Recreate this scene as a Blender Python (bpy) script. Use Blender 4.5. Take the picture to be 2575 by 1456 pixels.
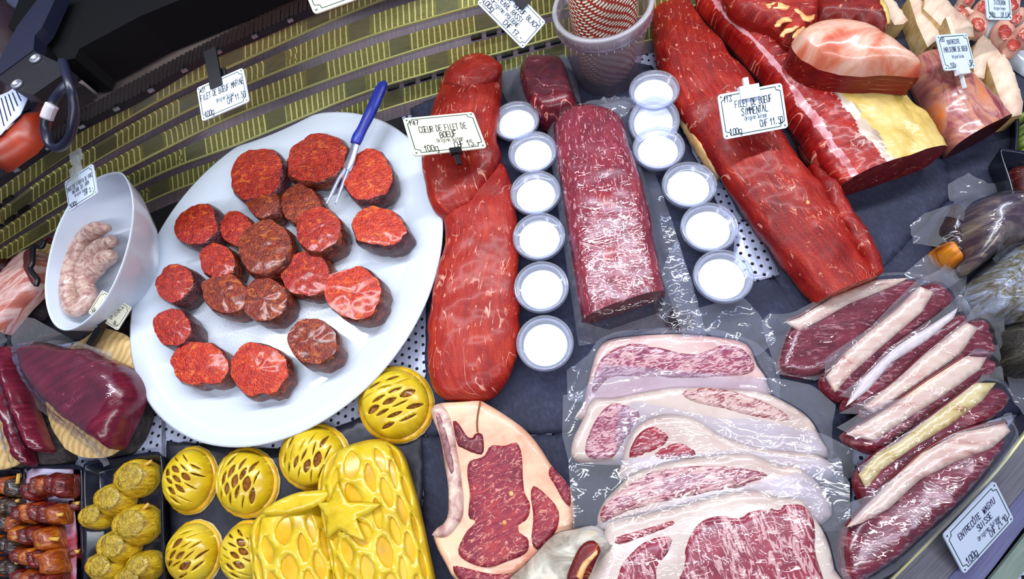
import bpy, math, random
import numpy as np
from mathutils import Vector, Matrix, noise
from mathutils.geometry import delaunay_2d_cdt

# ------------------------------------------------------------------ camera, light, exposure
for o in list(bpy.data.objects):
    bpy.data.objects.remove(o)
SC = bpy.context.scene
COL = SC.collection
IW, IH, F = 2575.0, 1456.0, 1300.0
CH = 0.62                                     # camera height above the case deck
_ez = -Vector((200, -544, -1300)).normalized()
_ex = (Vector((1, 0, 0)) - _ez * _ez.x).normalized()
_ey = _ez.cross(_ex)
CM = Matrix((_ex, _ey, _ez))                  # camera axes -> world
cd = bpy.data.cameras.new('camera')
cd.sensor_fit = 'HORIZONTAL'; cd.sensor_width = 36; cd.lens = F / IW * 36; cd.clip_start = .01
cam = bpy.data.objects.new('camera', cd)
cam.matrix_world = Matrix.Translation((0, 0, CH)) @ CM.to_4x4()
COL.objects.link(cam); SC.camera = cam
SC.view_settings.view_transform = 'Standard'; SC.view_settings.look = 'None'
SC.view_settings.gamma = 1; SC.view_settings.exposure = 0.25
SC.view_settings.use_curve_mapping = False
wd = bpy.data.worlds.new('world'); SC.world = wd; wd.use_nodes = True
wd.node_tree.nodes['Background'].inputs[0].default_value = (.52, .56, .92, 1)
wd.node_tree.nodes['Background'].inputs[1].default_value = .19
try:
    SC.cycles.max_bounces = 8; SC.cycles.transparent_max_bounces = 24
    SC.cycles.caustics_reflective = False; SC.cycles.caustics_refractive = False
except Exception:
    pass

def strip_light(name, a, b, aim, width, watt, color):
    """one overhead strip light, running from a to b and facing aim"""
    a, b, aim = Vector(a), Vector(b), Vector(aim)
    d = bpy.data.lights.new(name, 'AREA'); d.shape = 'RECTANGLE'
    d.size = (b - a).length; d.size_y = width; d.energy = watt; d.color = color
    o = bpy.data.objects.new(name, d); COL.objects.link(o)
    x = (b - a).normalized(); c = (a + b) / 2
    z = (c - aim); z = (z - x * z.dot(x)).normalized(); y = z.cross(x)
    m = Matrix((x, y, z)).transposed().to_4x4(); m.translation = c
    o.matrix_world = m
    return o
strip_light('rear_canopy_led', (-.95, .45, .84), (.95, .85, .84), (0, .22, 0), .05, 15, (.90, .95, 1))
strip_light('front_fill_light', (-.95, -.42, .90), (.95, -.02, .90), (0, .2, 0), .05, 8.5, (.93, .96, 1))  # added fill light above the front, out of view

# ------------------------------------------------------------------ helpers
def P(x, y, z=0.0):
    v = CM @ Vector((x - IW / 2, IH / 2 - y, -F))
    t = (z - CH) / v.z
    return Vector((v.x * t, v.y * t, z))
def crop(ox, oy, s, pts):
    return [(ox + x / s, oy + y / s) for x, y in pts]
def prop(o, label=None, cat=None, group=None, kind=None):
    if label: o['label'] = label
    if cat: o['category'] = cat
    if group: o['group'] = group
    if kind: o['kind'] = kind
    return o
def thing(name, loc, label, cat, group=None):
    o = bpy.data.objects.new(name, None); COL.objects.link(o)
    o.location = loc; o.empty_display_size = .02
    return prop(o, label, cat, group)
def mk(name, verts, faces, mat, parent=None, uv=None, smooth=True, loc=None):
    me = bpy.data.meshes.new(name)
    vv = [tuple(v) for v in verts]
    if parent is not None:
        px, py, pz = world_loc(parent)
        vv = [(a - px, b - py, c - pz) for a, b, c in vv]
    me.from_pydata(vv, [], faces)
    if uv is not None:
        l = me.uv_layers.new(name='UVMap')
        idx = np.empty(len(me.loops), dtype=np.int32); me.loops.foreach_get('vertex_index', idx)
        l.data.foreach_set('uv', np.asarray(uv, dtype=np.float32)[idx].ravel())
    if smooth:
        me.polygons.foreach_set('use_smooth', [True] * len(me.polygons))
    me.materials.append(mat)
    o = bpy.data.objects.new(name, me); COL.objects.link(o)
    if parent is not None: o.parent = parent
    return o
def world_loc(o):
    p = Vector((0, 0, 0))
    while o is not None:
        p += o.location; o = o.parent
    return p
def catmull(pts, n, closed=True):
    """n points, evenly spaced along the smooth curve through pts"""
    pts = [np.array(p, float) for p in pts]; m = len(pts); out = []
    segs = m if closed else m - 1
    for i in range(segs):
        g = (lambda j: pts[j % m]) if closed else (lambda j: pts[min(max(j, 0), m - 1)])
        p0, p1, p2, p3 = g(i - 1), g(i), g(i + 1), g(i + 2)
        for k in range(12):
            t = k / 12
            out.append(.5 * (2 * p1 + (p2 - p0) * t + (2 * p0 - 5 * p1 + 4 * p2 - p3) * t * t + (3 * p1 - p0 - 3 * p2 + p3) * t ** 3))
    if not closed: out.append(pts[-1])
    return resample(out, n, closed)
def resample(out, n, closed=True):
    a = np.array(out, float)
    if closed: a = np.vstack([a, a[:1]])
    d = np.r_[0, np.cumsum(np.linalg.norm(np.diff(a, axis=0), axis=1))]
    t = np.linspace(0, d[-1], n + 1)[:-1] if closed else np.linspace(0, d[-1], n)
    return np.stack([np.interp(t, d, a[:, k]) for k in range(a.shape[1])], 1)
def inside(q, poly):
    x, y = q[:, 0][:, None], q[:, 1][:, None]
    a = poly; b = np.roll(poly, -1, 0)
    c = ((a[:, 1] > y) != (b[:, 1] > y)) & (x < (b[:, 0] - a[:, 0]) * (y - a[:, 1]) / (b[:, 1] - a[:, 1] + 1e-15) + a[:, 0])
    return c.sum(1) % 2 == 1
def dist(q, poly):
    a = poly; b = np.roll(poly, -1, 0); ab = b - a
    ap = q[:, None, :] - a[None]
    t = np.clip((ap * ab).sum(2) / ((ab * ab).sum(1) + 1e-18), 0, 1)
    return np.sqrt(((ap - t[..., None] * ab) ** 2).sum(2)).min(1)
def fill(loop, res, holes=(), inner=()):
    """triangulate the inside of loop with an inner grid"""
    lo, hi = loop.min(0), loop.max(0)
    gx = np.arange(lo[0], hi[0], res); gy = np.arange(lo[1], hi[1], res * .87)
    g = np.array([(x + (res / 2 if j % 2 else 0), y) for j, y in enumerate(gy) for x in gx]).reshape(-1, 2)
    if len(g):
        g = g[inside(g, loop)]
    if len(g):
        g = g[dist(g, loop) > .45 * res]
    for h in holes:
        if len(g): g = g[~inside(g, h)]
        if len(g): g = g[dist(g, h) > .3 * res]
    vs = [Vector(p) for p in loop]; ed = [(i, (i + 1) % len(loop)) for i in range(len(loop))]
    for h in holes:
        b = len(vs); vs += [Vector(p) for p in h]; ed += [(b + i, b + (i + 1) % len(h)) for i in range(len(h))]
    for h in inner:
        b = len(vs); vs += [Vector(p) for p in h]; ed += [(b + i, b + (i + 1) % len(h)) for i in range(len(h))]
        if len(g): g = g[dist(g, h) > .35 * res]
    vs += [Vector(p) for p in g]
    r = delaunay_2d_cdt(vs, ed, [], 1, 1e-7)
    v = np.array([tuple(p) for p in r[0]]); f = [list(t) for t in r[2]]
    if inner:
        c = np.array([v[t].mean(0) for t in f]); f = [t for t, k in zip(f, inside(c, loop)) if k]
    if holes:
        c = np.array([v[t].mean(0) for t in f]); bad = np.zeros(len(f), bool)
        for h in holes: bad |= inside(c, h)
        f = [t for t, k in zip(f, bad) if not k]
    g2 = []
    for t in f:
        a, b, c = v[t[0]], v[t[1]], v[t[2]]
        if (b[0] - a[0]) * (c[1] - a[1]) - (b[1] - a[1]) * (c[0] - a[0]) < 0: t = t[::-1]
        g2.append(t)
    return v, g2
def rim_edges(f):
    s = {}
    for t in f:
        for i in range(len(t)):
            a, b = t[i], t[(i + 1) % len(t)]
            s[(a, b)] = 1
    return [(a, b) for (a, b) in s if (b, a) not in s]
def nz(x, y, z, fq, amp, seed=0):
    return amp * noise.noise(Vector((x * fq + seed * 7.31, y * fq - seed * 3.7, z * fq + seed)))
class Base:
    """a support plane: z at pixel pa and at pixel pb, linear between and beyond"""
    def __init__(s, z, pa=None, pb=None, zb=None):
        s.z = z; s.g = np.zeros(2); s.o = np.zeros(2)
        if pa is not None:
            a = np.array(P(*pa, z)[:2]); b = np.array(P(*pb, zb)[:2]); d = b - a
            s.o = a; s.g = d / (d @ d) * (zb - z)
    def at(s, q):
        return s.z + (np.asarray(q) - s.o) @ s.g
def to_world(pts, base, h):
    out = []
    for x, y in pts:
        z = base.z + h
        for _ in range(4):
            p = P(x, y, z); z = float(base.at(np.array(p[:2]))) + h
        out.append((p.x, p.y))
    return np.array(out)
SEED = [0]
def slab(name, outline, z0, h, mat, parent=None, edge=.006, k=.5, dome=0., amp=0., nf=70, res=.006, zu=.6, soft=True,
         grain=0., wall=None, ragged=0., top=None, world=False, smooth=True, curl=None):
    """a thick piece with the given outline (pixels): rounded edge, domed top, real walls down to its base"""
    SEED[0] += 1; sd = SEED[0]
    base = z0 if isinstance(z0, Base) else Base(z0)
    w = np.array(outline, float) if world else to_world(outline, base, h * zu)
    per = np.linalg.norm(np.diff(np.vstack([w, w[:1]]), axis=0), axis=1).sum()
    n = max(16, int(per / res))
    loop = catmull(w, n) if soft else resample(w, n)
    if not soft: # keep corners
        for c in w:
            i = np.argmin(((loop - c) ** 2).sum(1)); loop[i] = c
    if ragged:
        for i in range(len(loop)):
            loop[i, 0] += nz(loop[i, 0], loop[i, 1], 1, 140, ragged, sd) + nz(loop[i, 0], loop[i, 1], 4, 420, ragged * .5, sd)
            loop[i, 1] += nz(loop[i, 0], loop[i, 1], 9, 140, ragged, sd) + nz(loop[i, 0], loop[i, 1], 5, 420, ragged * .5, sd)
    v, f = fill(loop, res)
    d = dist(v, loop); zb = base.at(v)
    t = np.clip(d / max(edge, 1e-5), 0, 1)
    zt = zb + h * (k + (1 - k) * np.sqrt(1 - (1 - t) ** 2))
    if dome: zt = zt + dome * np.sqrt(np.clip(d / max(d.max(), 1e-6), 0, 1))
    if curl is not None: zt = zt + curl(v)
    if amp: zt = zt + np.array([nz(a, b, 0, nf, amp, sd) + nz(a, b, 2, nf * 2.7, amp * .4, sd) for a, b in v])
    V = [(a, b, c) for (a, b), c in zip(v, zt)]
    ca, sa = math.cos(grain), math.sin(grain)
    uv = [(a * ca + b * sa, -a * sa + b * ca) for a, b in v]
    re = rim_edges(f); m = {}; WV = []; WU = []; WF = []
    if wall is None:
        for a, b in re:
            for i in (a, b):
                if i not in m:
                    m[i] = len(V); V.append((v[i, 0], v[i, 1], zb[i])); uv.append((uv[i][0], uv[i][1] + h))
        f = f + [[b, a, m[a], m[b]] for a, b in re]
        o = mk(name, V, f, mat, parent, uv, smooth)
    else:
        o = mk(name, V, f, mat, parent, uv, smooth)
        for a, b in re:
            for i in (a, b):
                if i not in m:
                    m[i] = len(WV)
                    for q in range(4):
                        s = q / 3; zz = zt[i] * (1 - s) + zb[i] * s
                        bul = .003 * math.sin(math.pi * s)
                        WV.append((v[i, 0] + nz(v[i, 0], v[i, 1], zz, 90, bul, sd), v[i, 1] + nz(v[i, 0], v[i, 1], zz, 90, bul, sd + 1), zz))
                        WU.append((uv[i][0] + uv[i][1], zz))
            for q in range(3):
                WF.append([m[b] + q, m[a] + q, m[a] + q + 1, m[b] + q + 1])
        mk(wall[0], WV, WF, wall[1], parent or o, WU, smooth)
    if top is not None: top.append((loop, base, h + dome * .6, edge))
    return o
def film(name, outline, z0, over, mat, parent, wr=.0016, res=.0055, gap=.0014, fall=.02, soft=False, nf=75, zu=0., tight=None):
    """clear bag film: lies flat at the margin and drapes over what it packs"""
    SEED[0] += 1; sd = SEED[0]
    base = z0 if isinstance(z0, Base) else Base(z0)
    w = to_world(outline, base, zu)
    per = np.linalg.norm(np.diff(np.vstack([w, w[:1]]), axis=0), axis=1).sum()
    loop = catmull(w, int(per / res)) if soft else resample(w, int(per / res))
    v, f = fill(loop, res, (), [resample(lp, max(24, int(np.linalg.norm(np.diff(lp, axis=0), axis=1).sum() / res))) for lp, _b, _h, _e in over] if tight is not None else ())
    z = base.at(v) + .002
    for lp, b2, h2, e2 in over:
        din = dist(v, lp); ins = inside(v, lp)
        t = np.clip(din / max(e2, 1e-5), 0, 1)
        zi = b2.at(v) + h2 * (.55 + .45 * np.sqrt(1 - (1 - t) ** 2)) + gap
        s = np.clip(1 - din / fall, 0, 1); s = s * s * (3 - 2 * s)
        zo = z * (1 - s) + (b2.at(v) + h2 * .55 + gap) * s
        z = np.maximum(z, np.where(ins, zi, zo))
    wv = np.array([abs(nz(a, b, 0, nf, 1, sd)) * wr + abs(nz(a * 1.7, b * .6, 3, nf * 2.2, .6, sd)) * wr for a, b in v])
    z = z + wv
    o = mk(name, [(a, b, c) for (a, b), c in zip(v, z)], f, mat, parent, v.tolist())
    if over and tight is not None:                    # drawn tight and clear over the meat, hazier at the loose margin
        o.data.materials.append(tight)
        cen = np.array([v[t].mean(0) for t in f]); ins = np.zeros(len(f), bool)
        for lp, b2, h2, e2 in over: ins |= inside(cen, lp)
        o.data.polygons.foreach_set('material_index', ins.astype(np.int32))
    return o
def loft_surface(L, R, z0, h, n, zfrac=.35, endtaper=.55, base=None):
    L = catmull(L, n, False); R = catmull(R, n, False)
    hs = h if callable(h) else (lambda s: h)
    l = np.array([P(x, y, z0 + hs(i / (n - 1)) * zfrac)[:2] for i, (x, y) in enumerate(L)])
    r = np.array([P(x, y, z0 + hs(i / (n - 1)) * zfrac)[:2] for i, (x, y) in enumerate(R)])
    wd_ = np.linalg.norm(r - l, axis=1); mx = np.median(wd_)
    H = np.array([hs(i / (n - 1)) * min(1, (wd_[i] / mx)) ** endtaper for i in range(n)])
    c = (l + r) / 2; ln = np.r_[0, np.cumsum(np.linalg.norm(np.diff(c, axis=0), axis=1))]
    return l, r, H, ln
def loft(name, L, R, z0, h, mat, parent=None, n=64, m=26, amp=.0015, nf=60, strips=None, cap=None, cap0=None, zfrac=.35, sq=.8, taper=.55, ridge=None):
    """a long rounded piece between its two edges (pixels); strips = [(part, material, from, to)] across the top"""
    SEED[0] += 1; sd = SEED[0]
    l, r, H, ln = loft_surface(L, R, z0, h, n, zfrac, taper)
    ang = [math.pi * (1 - i / m) for i in range(m + 1)]
    mb = 8; angb = [-math.pi * (i / mb) for i in range(1, mb)]
    V, U = [], []; K = m + 1 + mb - 1
    for i in range(n):
        c = (l[i] + r[i]) / 2; hv = (r[i] - l[i]) / 2
        arc = 0
        for j, a in enumerate(ang + angb):
            x = math.cos(a); ca = math.copysign(abs(x) ** (1 / sq), x); sa = math.copysign(math.sqrt(max(0, 1 - ca * ca)), math.sin(a))
            zz = H[i] * (.35 + .65 * abs(sa) ** sq) if sa >= 0 else H[i] * (.35 - .35 * abs(sa) ** .5)
            if ridge: zz += ridge(i / (n - 1), (x + 1) / 2) if sa > .05 else 0
            p = c + hv * x
            k_ = nz(p[0], p[1], zz, nf, amp, sd) + nz(p[0], p[1], zz, nf * 3, amp * .35, sd)
            out = hv / (np.linalg.norm(hv) + 1e-9) * ca * k_
            V.append((p[0] + out[0], p[1] + out[1], max(z0, z0 + zz + max(sa, 0) * k_)))
            U.append((ln[i], (x + 1) / 2 * np.linalg.norm(hv) * 2 + (0 if sa >= 0 else .5)))
    def quads(j0, j1, close=False):
        q = []
        for i in range(n - 1):
            for j in range(j0, j1):
                jn = (j + 1) % K
                q.append([i * K + j, (i + 1) * K + j, (i + 1) * K + jn, i * K + jn])
        return q
    faces = quads(0, K)
    ends = []
    for i, cp in ((0, cap0), (n - 1, cap)):
        ring = [i * K + j for j in range(K)]
        if i == n - 1: ring = ring[::-1]
        if cp is None:
            faces.append(ring)
        else: ends.append((ring, cp))
    if strips is None:
        o = mk(name, V, faces, mat, parent, U)
        root = parent or o
    else:
        o = mk(name, V, quads(m, K) + faces[(n - 1) * K:], mat, parent, U); root = parent or o
        wob = lambda a, i: a * m + (0 if a in (0, 1) else m * .035 * (noise.noise(Vector((i * .09, a * 40, sd))) + .5 * noise.noise(Vector((i * .33, a * 40, sd)))))
        for nm, mt, a, b in strips:
            q = []
            for i in range(n - 1):
                j0, j1 = int(round(wob(a, i))), int(round(wob(b, i)))
                for j in range(j0, j1): q.append([i * K + j, (i + 1) * K + j, (i + 1) * K + j + 1, i * K + j + 1])
            used = sorted({x for t in q for x in t}); mp = {x: y for y, x in enumerate(used)}
            mk(nm, [V[x] for x in used], [[mp[x] for x in t] for t in q], mt, root, [U[x] for x in used])
    for ring, (cn, cm) in ends:
        pts = [Vector(V[x]) for x in ring]; c = sum(pts, Vector()) / len(pts)
        CV, CF, CU = [], [], []; nn = len(pts)
        ax = (pts[0] - pts[nn // 2]); ax.z = 0; ax.normalize()
        for rr in range(6):
            s = 1 - rr / 5
            for p in pts:
                q = c + (p - c) * max(s, .001)
                q = q + Vector((nz(*q, 120, .0012, sd), nz(*q, 120, .0012, sd + 3), 0)) * (0 if rr == 0 else 1)
                CV.append(q); CU.append(((q - c).dot(ax), q.z))
        for rr in range(5):
            for a in range(nn):
                b = (a + 1) % nn
                CF.append([rr * nn + a, rr * nn + b, (rr + 1) * nn + b, (rr + 1) * nn + a])
        mk(cn, CV, CF, cm, root, CU)
    return o
def lathe(name, prof, c, mat, parent=None, seg=48, closed=False, sx=1, sy=1, rot=0, smooth=True, cols=None):
    V, U, Fc = [], [], []; m = len(prof); s = 0
    for k, (r, z) in enumerate(prof):
        if k: s += math.hypot(r - prof[k - 1][0], z - prof[k - 1][1])
        for i in range(seg + 1):
            a = 2 * math.pi * i / seg
            x, y = r * math.cos(a) * sx, r * math.sin(a) * sy
            V.append((c[0] + x * math.cos(rot) - y * math.sin(rot), c[1] + x * math.sin(rot) + y * math.cos(rot), c[2] + z))
            U.append((i / seg, s))
    K = seg + 1
    for k in range(m - 1 if not closed else m):
        for i in range(seg):
            a, b = k * K + i, ((k + 1) % m) * K + i
            Fc.append([a, a + 1, b + 1, b])
    return mk(name, V, Fc, mat, parent, U, smooth)
def tube(name, pts, r, mat, parent=None, seg=12, n=None, flat=1.0, smooth=True):
    """swept round bar through world points; r is a number or one per point"""
    pts = [np.array(p, float) for p in pts]
    rr = r if isinstance(r, (list, tuple)) else [r] * len(pts)
    q = np.hstack([np.array(pts), np.array(rr, float)[:, None]])
    if n: q = catmull(q, n, False)
    V, U, Fc = [], [], []; N_ = len(q); s = 0
    up = Vector((0, 0, 1))
    for i in range(N_):
        t = Vector(q[min(i + 1, N_ - 1)][:3] - q[max(i - 1, 0)][:3]).normalized()
        x = t.cross(up)
        if x.length < 1e-3: x = Vector((1, 0, 0))
        x.normalize(); y = x.cross(t)
        if i: s += float(np.linalg.norm(q[i][:3] - q[i - 1][:3]))
        for k in range(seg + 1):
            a = 2 * math.pi * k / seg
            V.append(Vector(q[i][:3]) + (x * math.cos(a) + y * math.sin(a) * flat) * q[i][3]); U.append((s, k / seg * 6.28 * q[i][3]))
    K = seg + 1
    for i in range(N_ - 1):
        for k in range(seg):
            Fc.append([i * K + k, i * K + k + 1, (i + 1) * K + k + 1, (i + 1) * K + k])
    Fc.append([k for k in range(seg)][::-1]); Fc.append([(N_ - 1) * K + k for k in range(seg)])
    return mk(name, V, Fc, mat, parent, U, smooth)
def box(name, c, ax, ay, az, mat, parent=None):
    """box from its centre and three half-axis vectors"""
    c = Vector(c); ax, ay, az = Vector(ax), Vector(ay), Vector(az)
    V = [c + ax * i + ay * j + az * k for i in (-1, 1) for j in (-1, 1) for k in (-1, 1)]
    Fc = [[0, 1, 3, 2], [4, 6, 7, 5], [0, 4, 5, 1], [2, 3, 7, 6], [0, 2, 6, 4], [1, 5, 7, 3]]
    return mk(name, V, Fc, mat, parent, [(v.x, v.y) for v in V], False)

# ------------------------------------------------------------------ materials
def rgb(h):
    h = h.lstrip('#'); c = [int(h[i:i + 2], 16) / 255 for i in (0, 2, 4)]
    return tuple((x / 12.92 if x <= .04045 else ((x + .055) / 1.055) ** 2.4) for x in c) + (1,)
class NT:
    def __init__(s, name):
        s.m = bpy.data.materials.new(name); s.m.use_nodes = True; s.t = s.m.node_tree
        s.b = s.t.nodes['Principled BSDF']; s.out = s.t.nodes['Material Output']
    def n(s, kind, **kw):
        x = s.t.nodes.new(kind)
        for k, v in kw.items(): setattr(x, k, v)
        return x
    def l(s, a, b): s.t.links.new(a, b)
    def uv(s, sx=1, sy=1, rot=0, coord='UV'):
        c = s.n('ShaderNodeTexCoord'); m = s.n('ShaderNodeMapping')
        m.inputs['Scale'].default_value = (sx, sy, 1 if coord == 'UV' else sx); m.inputs['Rotation'].default_value = (0, 0, rot)
        s.l(c.outputs[coord], m.inputs[0]); return m.outputs[0]
    def noise(s, vec, scale=1, detail=5, rough=.6, dist=0):
        x = s.n('ShaderNodeTexNoise'); s.l(vec, x.inputs['Vector'])
        x.inputs['Scale'].default_value = scale; x.inputs['Detail'].default_value = detail
        x.inputs['Roughness'].default_value = rough; x.inputs['Distortion'].default_value = dist
        return x.outputs['Fac']
    def vor(s, vec, scale, feature='F1', out='Distance', rnd=1):
        x = s.n('ShaderNodeTexVoronoi', feature=feature); s.l(vec, x.inputs['Vector']); x.inputs['Scale'].default_value = scale
        x.inputs['Randomness'].default_value = rnd
        return x.outputs[out]
    def ramp(s, fac, stops, interp='LINEAR'):
        x = s.n('ShaderNodeValToRGB'); x.color_ramp.interpolation = interp; e = x.color_ramp.elements
        while len(e) < len(stops): e.new(.5)
        for el, (p, c) in zip(e, stops):
            el.position = p; el.color = c if isinstance(c, tuple) else rgb(c)
        s.l(fac, x.inputs[0]); return x.outputs[0]
    def math(s, op, a, b=None, c=None):
        x = s.n('ShaderNodeMath', operation=op)
        for i, v in enumerate((a, b, c)):
            if v is None: continue
            if isinstance(v, (int, float)): x.inputs[i].default_value = v
            else: s.l(v, x.inputs[i])
        return x.outputs[0]
    def mr(s, v, a, b, c=0, d=1):
        x = s.n('ShaderNodeMapRange', clamp=True); s.l(v, x.inputs[0])
        for i, q in enumerate((a, b, c, d)): x.inputs[i + 1].default_value = q
        return x.outputs[0]
    def mix(s, f, a, b):
        x = s.n('ShaderNodeMix', data_type='RGBA')
        if isinstance(f, (int, float)): x.inputs[0].default_value = f
        else: s.l(f, x.inputs[0])
        for i, v in ((6, a), (7, b)):
            if isinstance(v, (tuple, str)): x.inputs[i].default_value = v if isinstance(v, tuple) else rgb(v)
            else: s.l(v, x.inputs[i])
        return x.outputs[2]
    def bump(s, h, st=.3, d=.001):
        x = s.n('ShaderNodeBump'); x.inputs['Strength'].default_value = st; x.inputs['Distance'].default_value = d
        s.l(h, x.inputs['Height']); s.l(x.outputs[0], s.b.inputs['Normal']); return x.outputs[0]
    def done(s, col=None, rough=.4, spec=.5, coat=0, metal=0, coatr=.1):
        if col is not None:
            if isinstance(col, (tuple, str)): s.b.inputs['Base Color'].default_value = col if isinstance(col, tuple) else rgb(col)
            else: s.l(col, s.b.inputs['Base Color'])
        if isinstance(rough, (int, float)): s.b.inputs['Roughness'].default_value = rough
        else: s.l(rough, s.b.inputs['Roughness'])
        s.b.inputs['Specular IOR Level'].default_value = spec; s.b.inputs['Metallic'].default_value = metal
        s.b.inputs['Coat Weight'].default_value = coat; s.b.inputs['Coat Roughness'].default_value = coatr
        return s.m
def meat(name, c, fat='#e8b49a', veins=.02, vs=(35, 70), flecks=0., fs=(120, 300), fib=(60, 260), rough=.34, bump=.5, coat=.25, vmask=.5, patch=None):
    """raw meat: c = dark, mid, light; fibre noise, thin fat veins and short flecks"""
    t = NT(name)
    f = t.noise(t.uv(*fib), 1, 6, .62, .4); big = t.noise(t.uv(22, 22), 1, 3, .5, .5)
    col = t.ramp(t.math('ADD', t.math('MULTIPLY', f, .55), t.math('MULTIPLY', big, .45)), [(.32, c[0]), (.5, c[1]), (.68, c[2])])
    if patch:
        pm = t.mr(t.noise(t.uv(14, 20), 1, 4, .55, .8), patch[1], patch[1] + .12)
        col = t.mix(pm, col, patch[0])
    if veins:
        v = t.math('ABSOLUTE', t.math('SUBTRACT', t.noise(t.uv(*vs), 1, 2.5, .5, .7), .5))
        v = t.mr(v, veins * .35, veins, 1, 0)
        msk = t.mr(t.noise(t.uv(30, 30), 1, 2, .5), vmask, vmask + .09)
        col = t.mix(t.math('MULTIPLY', v, msk), col, fat)
    if flecks:
        q = t.mr(t.noise(t.uv(*fs), 1, 3, .55, .6), .66 - flecks * .2, .70 - flecks * .2)
        col = t.mix(t.math('MULTIPLY', q, .8), col, fat)
    t.bump(t.math('ADD', f, t.noise(t.uv(420, 420), 1, 3, .6)), bump, .0012)
    return t.done(col, rough, .32, coat, coatr=.18)
def marble(name, red, fat, thr=.5, sc=(95, 260), soft=.07, red2=None, rough=.28, coat=.2):
    """marbled beef: dense broken streaks of lean in white fat"""
    t = NT(name)
    a = t.noise(t.uv(*sc), 1, 4, .58, 1.6); b = t.noise(t.uv(sc[0] * .3, sc[1] * .25), 1, 3, .5, .5)
    m = t.mr(t.math('ADD', t.math('MULTIPLY', a, .72), t.math('MULTIPLY', b, .28)), thr - soft, thr + soft)
    lean = t.ramp(t.noise(t.uv(40, 60), 1, 4), [(.35, red), (.65, red2 or red)])
    col = t.mix(m, fat, lean)
    t.bump(a, .25, .0008)
    return t.done(col, rough, .5, coat, coatr=.15)
def blotch(name, stops, sc=(20, 20), rough=.4, bump=.2, coat=0, detail=6, dist=.6, bd=.001, metal=0, spec=.5, coord='UV'):
    t = NT(name)
    f = t.noise(t.uv(*sc, coord=coord), 1, detail, .6, dist)
    if bump: t.bump(t.noise(t.uv(sc[0] * 6, sc[1] * 6, coord=coord), 1, 4, .6), bump, bd)
    return t.done(t.ramp(f, stops), rough, spec, coat, metal)
def plain(name, col, rough=.4, spec=.5, coat=0, metal=0):
    return NT(name).done(col, rough, spec, coat, metal)
def clear(name, tint='#eef2ff', milk=.08, ior=1.75, rough=.09, wr=0., wsc=(60, 90)):
    """clear plastic film: see-through, with glossy reflections and a little haze of its own"""
    t = NT(name); nt = t.t; nt.nodes.remove(t.b)
    tr = t.n('ShaderNodeBsdfTransparent'); tr.inputs[0].default_value = rgb(tint)
    gl = t.n('ShaderNodeBsdfGlossy'); gl.inputs['Roughness'].default_value = rough
    df = t.n('ShaderNodeBsdfDiffuse'); df.inputs[0].default_value = (.92, .94, 1, 1)
    lw = t.n('ShaderNodeLayerWeight'); lw.inputs['Blend'].default_value = .5; f0 = ((ior - 1) / (ior + 1)) ** 2
    fr = t.math('ADD', f0, t.math('MULTIPLY', t.math('POWER', lw.outputs['Facing'], 4), .75 * (1 - f0)))
    if wr:
        h = t.math('ABSOLUTE', t.math('SUBTRACT', t.noise(t.uv(*wsc), 1, 2, .4, 1.5), .5))
        bp = t.n('ShaderNodeBump'); bp.inputs['Strength'].default_value = wr; bp.inputs['Distance'].default_value = .004
        t.l(h, bp.inputs['Height']); t.l(bp.outputs[0], gl.inputs['Normal']); t.l(bp.outputs[0], lw.inputs['Normal'])
    m1 = t.n('ShaderNodeMixShader'); m1.inputs[0].default_value = milk; t.l(tr.outputs[0], m1.inputs[1]); t.l(df.outputs[0], m1.inputs[2])
    m2 = t.n('ShaderNodeMixShader'); t.l(fr, m2.inputs[0]); t.l(m1.outputs[0], m2.inputs[1]); t.l(gl.outputs[0], m2.inputs[2])
    t.l(m2.outputs[0], t.out.inputs[0])
    return t.m

# ------------------------------------------------------------------ shared materials
def perforated():
    t = NT('perforated_steel')
    v = t.uv(1 / .0105, 1 / .0105, .35)
    sx = t.n('ShaderNodeSeparateXYZ'); t.l(v, sx.inputs[0])
    row = t.math('FLOOR', sx.outputs[1])
    xs = t.math('ADD', sx.outputs[0], t.math('MULTIPLY', t.math('MODULO', row, 2), .5))
    dx = t.math('SUBTRACT', t.math('FRACT', xs), .5); dy = t.math('SUBTRACT', t.math('FRACT', sx.outputs[1]), .5)
    r = t.math('SQRT', t.math('ADD', t.math('MULTIPLY', dx, dx), t.math('MULTIPLY', dy, dy)))
    hole = t.mr(r, .19, .215, 1, 0)
    br = t.noise(t.uv(700, 30, .35), 1, 3, .6)
    base = t.ramp(br, [(.3, '#9aa0be'), (.7, '#b9bfd8')])
    t.bump(t.math('SUBTRACT', br, t.math('MULTIPLY', hole, 6)), .15, .001)
    return t.done(t.mix(hole, base, '#0a0a14'), t.math('ADD', .32, t.math('MULTIPLY', hole, .5)), .5, 0, .25)
PERF = perforated()
def slate_mat(name, a, b, c):
    t = NT(name)
    n1 = t.noise(t.uv(18, 26, .5), 1, 8, .65, .4); n2 = t.noise(t.uv(240, 120, .5), 1, 6, .75, .3)
    t.bump(t.math('ADD', n1, t.math('MULTIPLY', n2, 1.1)), .8, .002)
    return t.done(t.ramp(t.math('ADD', t.math('MULTIPLY', n1, .5), t.math('MULTIPLY', n2, .5)), [(.3, a), (.52, b), (.72, c)]), .62, .35)
SLATE = slate_mat('slate', '#1a1c2a', '#2c3046', '#444a66')
SLATE2 = slate_mat('slate_edge', '#17191f', '#2a2d36', '#454a50')
BLACK = plain('black_plastic', '#0b0b10', .35, .5)
BLACKM = plain('black_satin', '#101018', .5, .4)
STEEL = blotch('brushed_steel', [(.3, '#7d8088'), (.7, '#a9adb8')], (500, 14), .32, .1, 0, 4, 0, .0003, .7)
STEELD = blotch('dull_steel_band', [(.3, '#4a4048'), (.7, '#685c64')], (300, 20), .4, .1, 0, 4, 0, .0003, .25)
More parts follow.
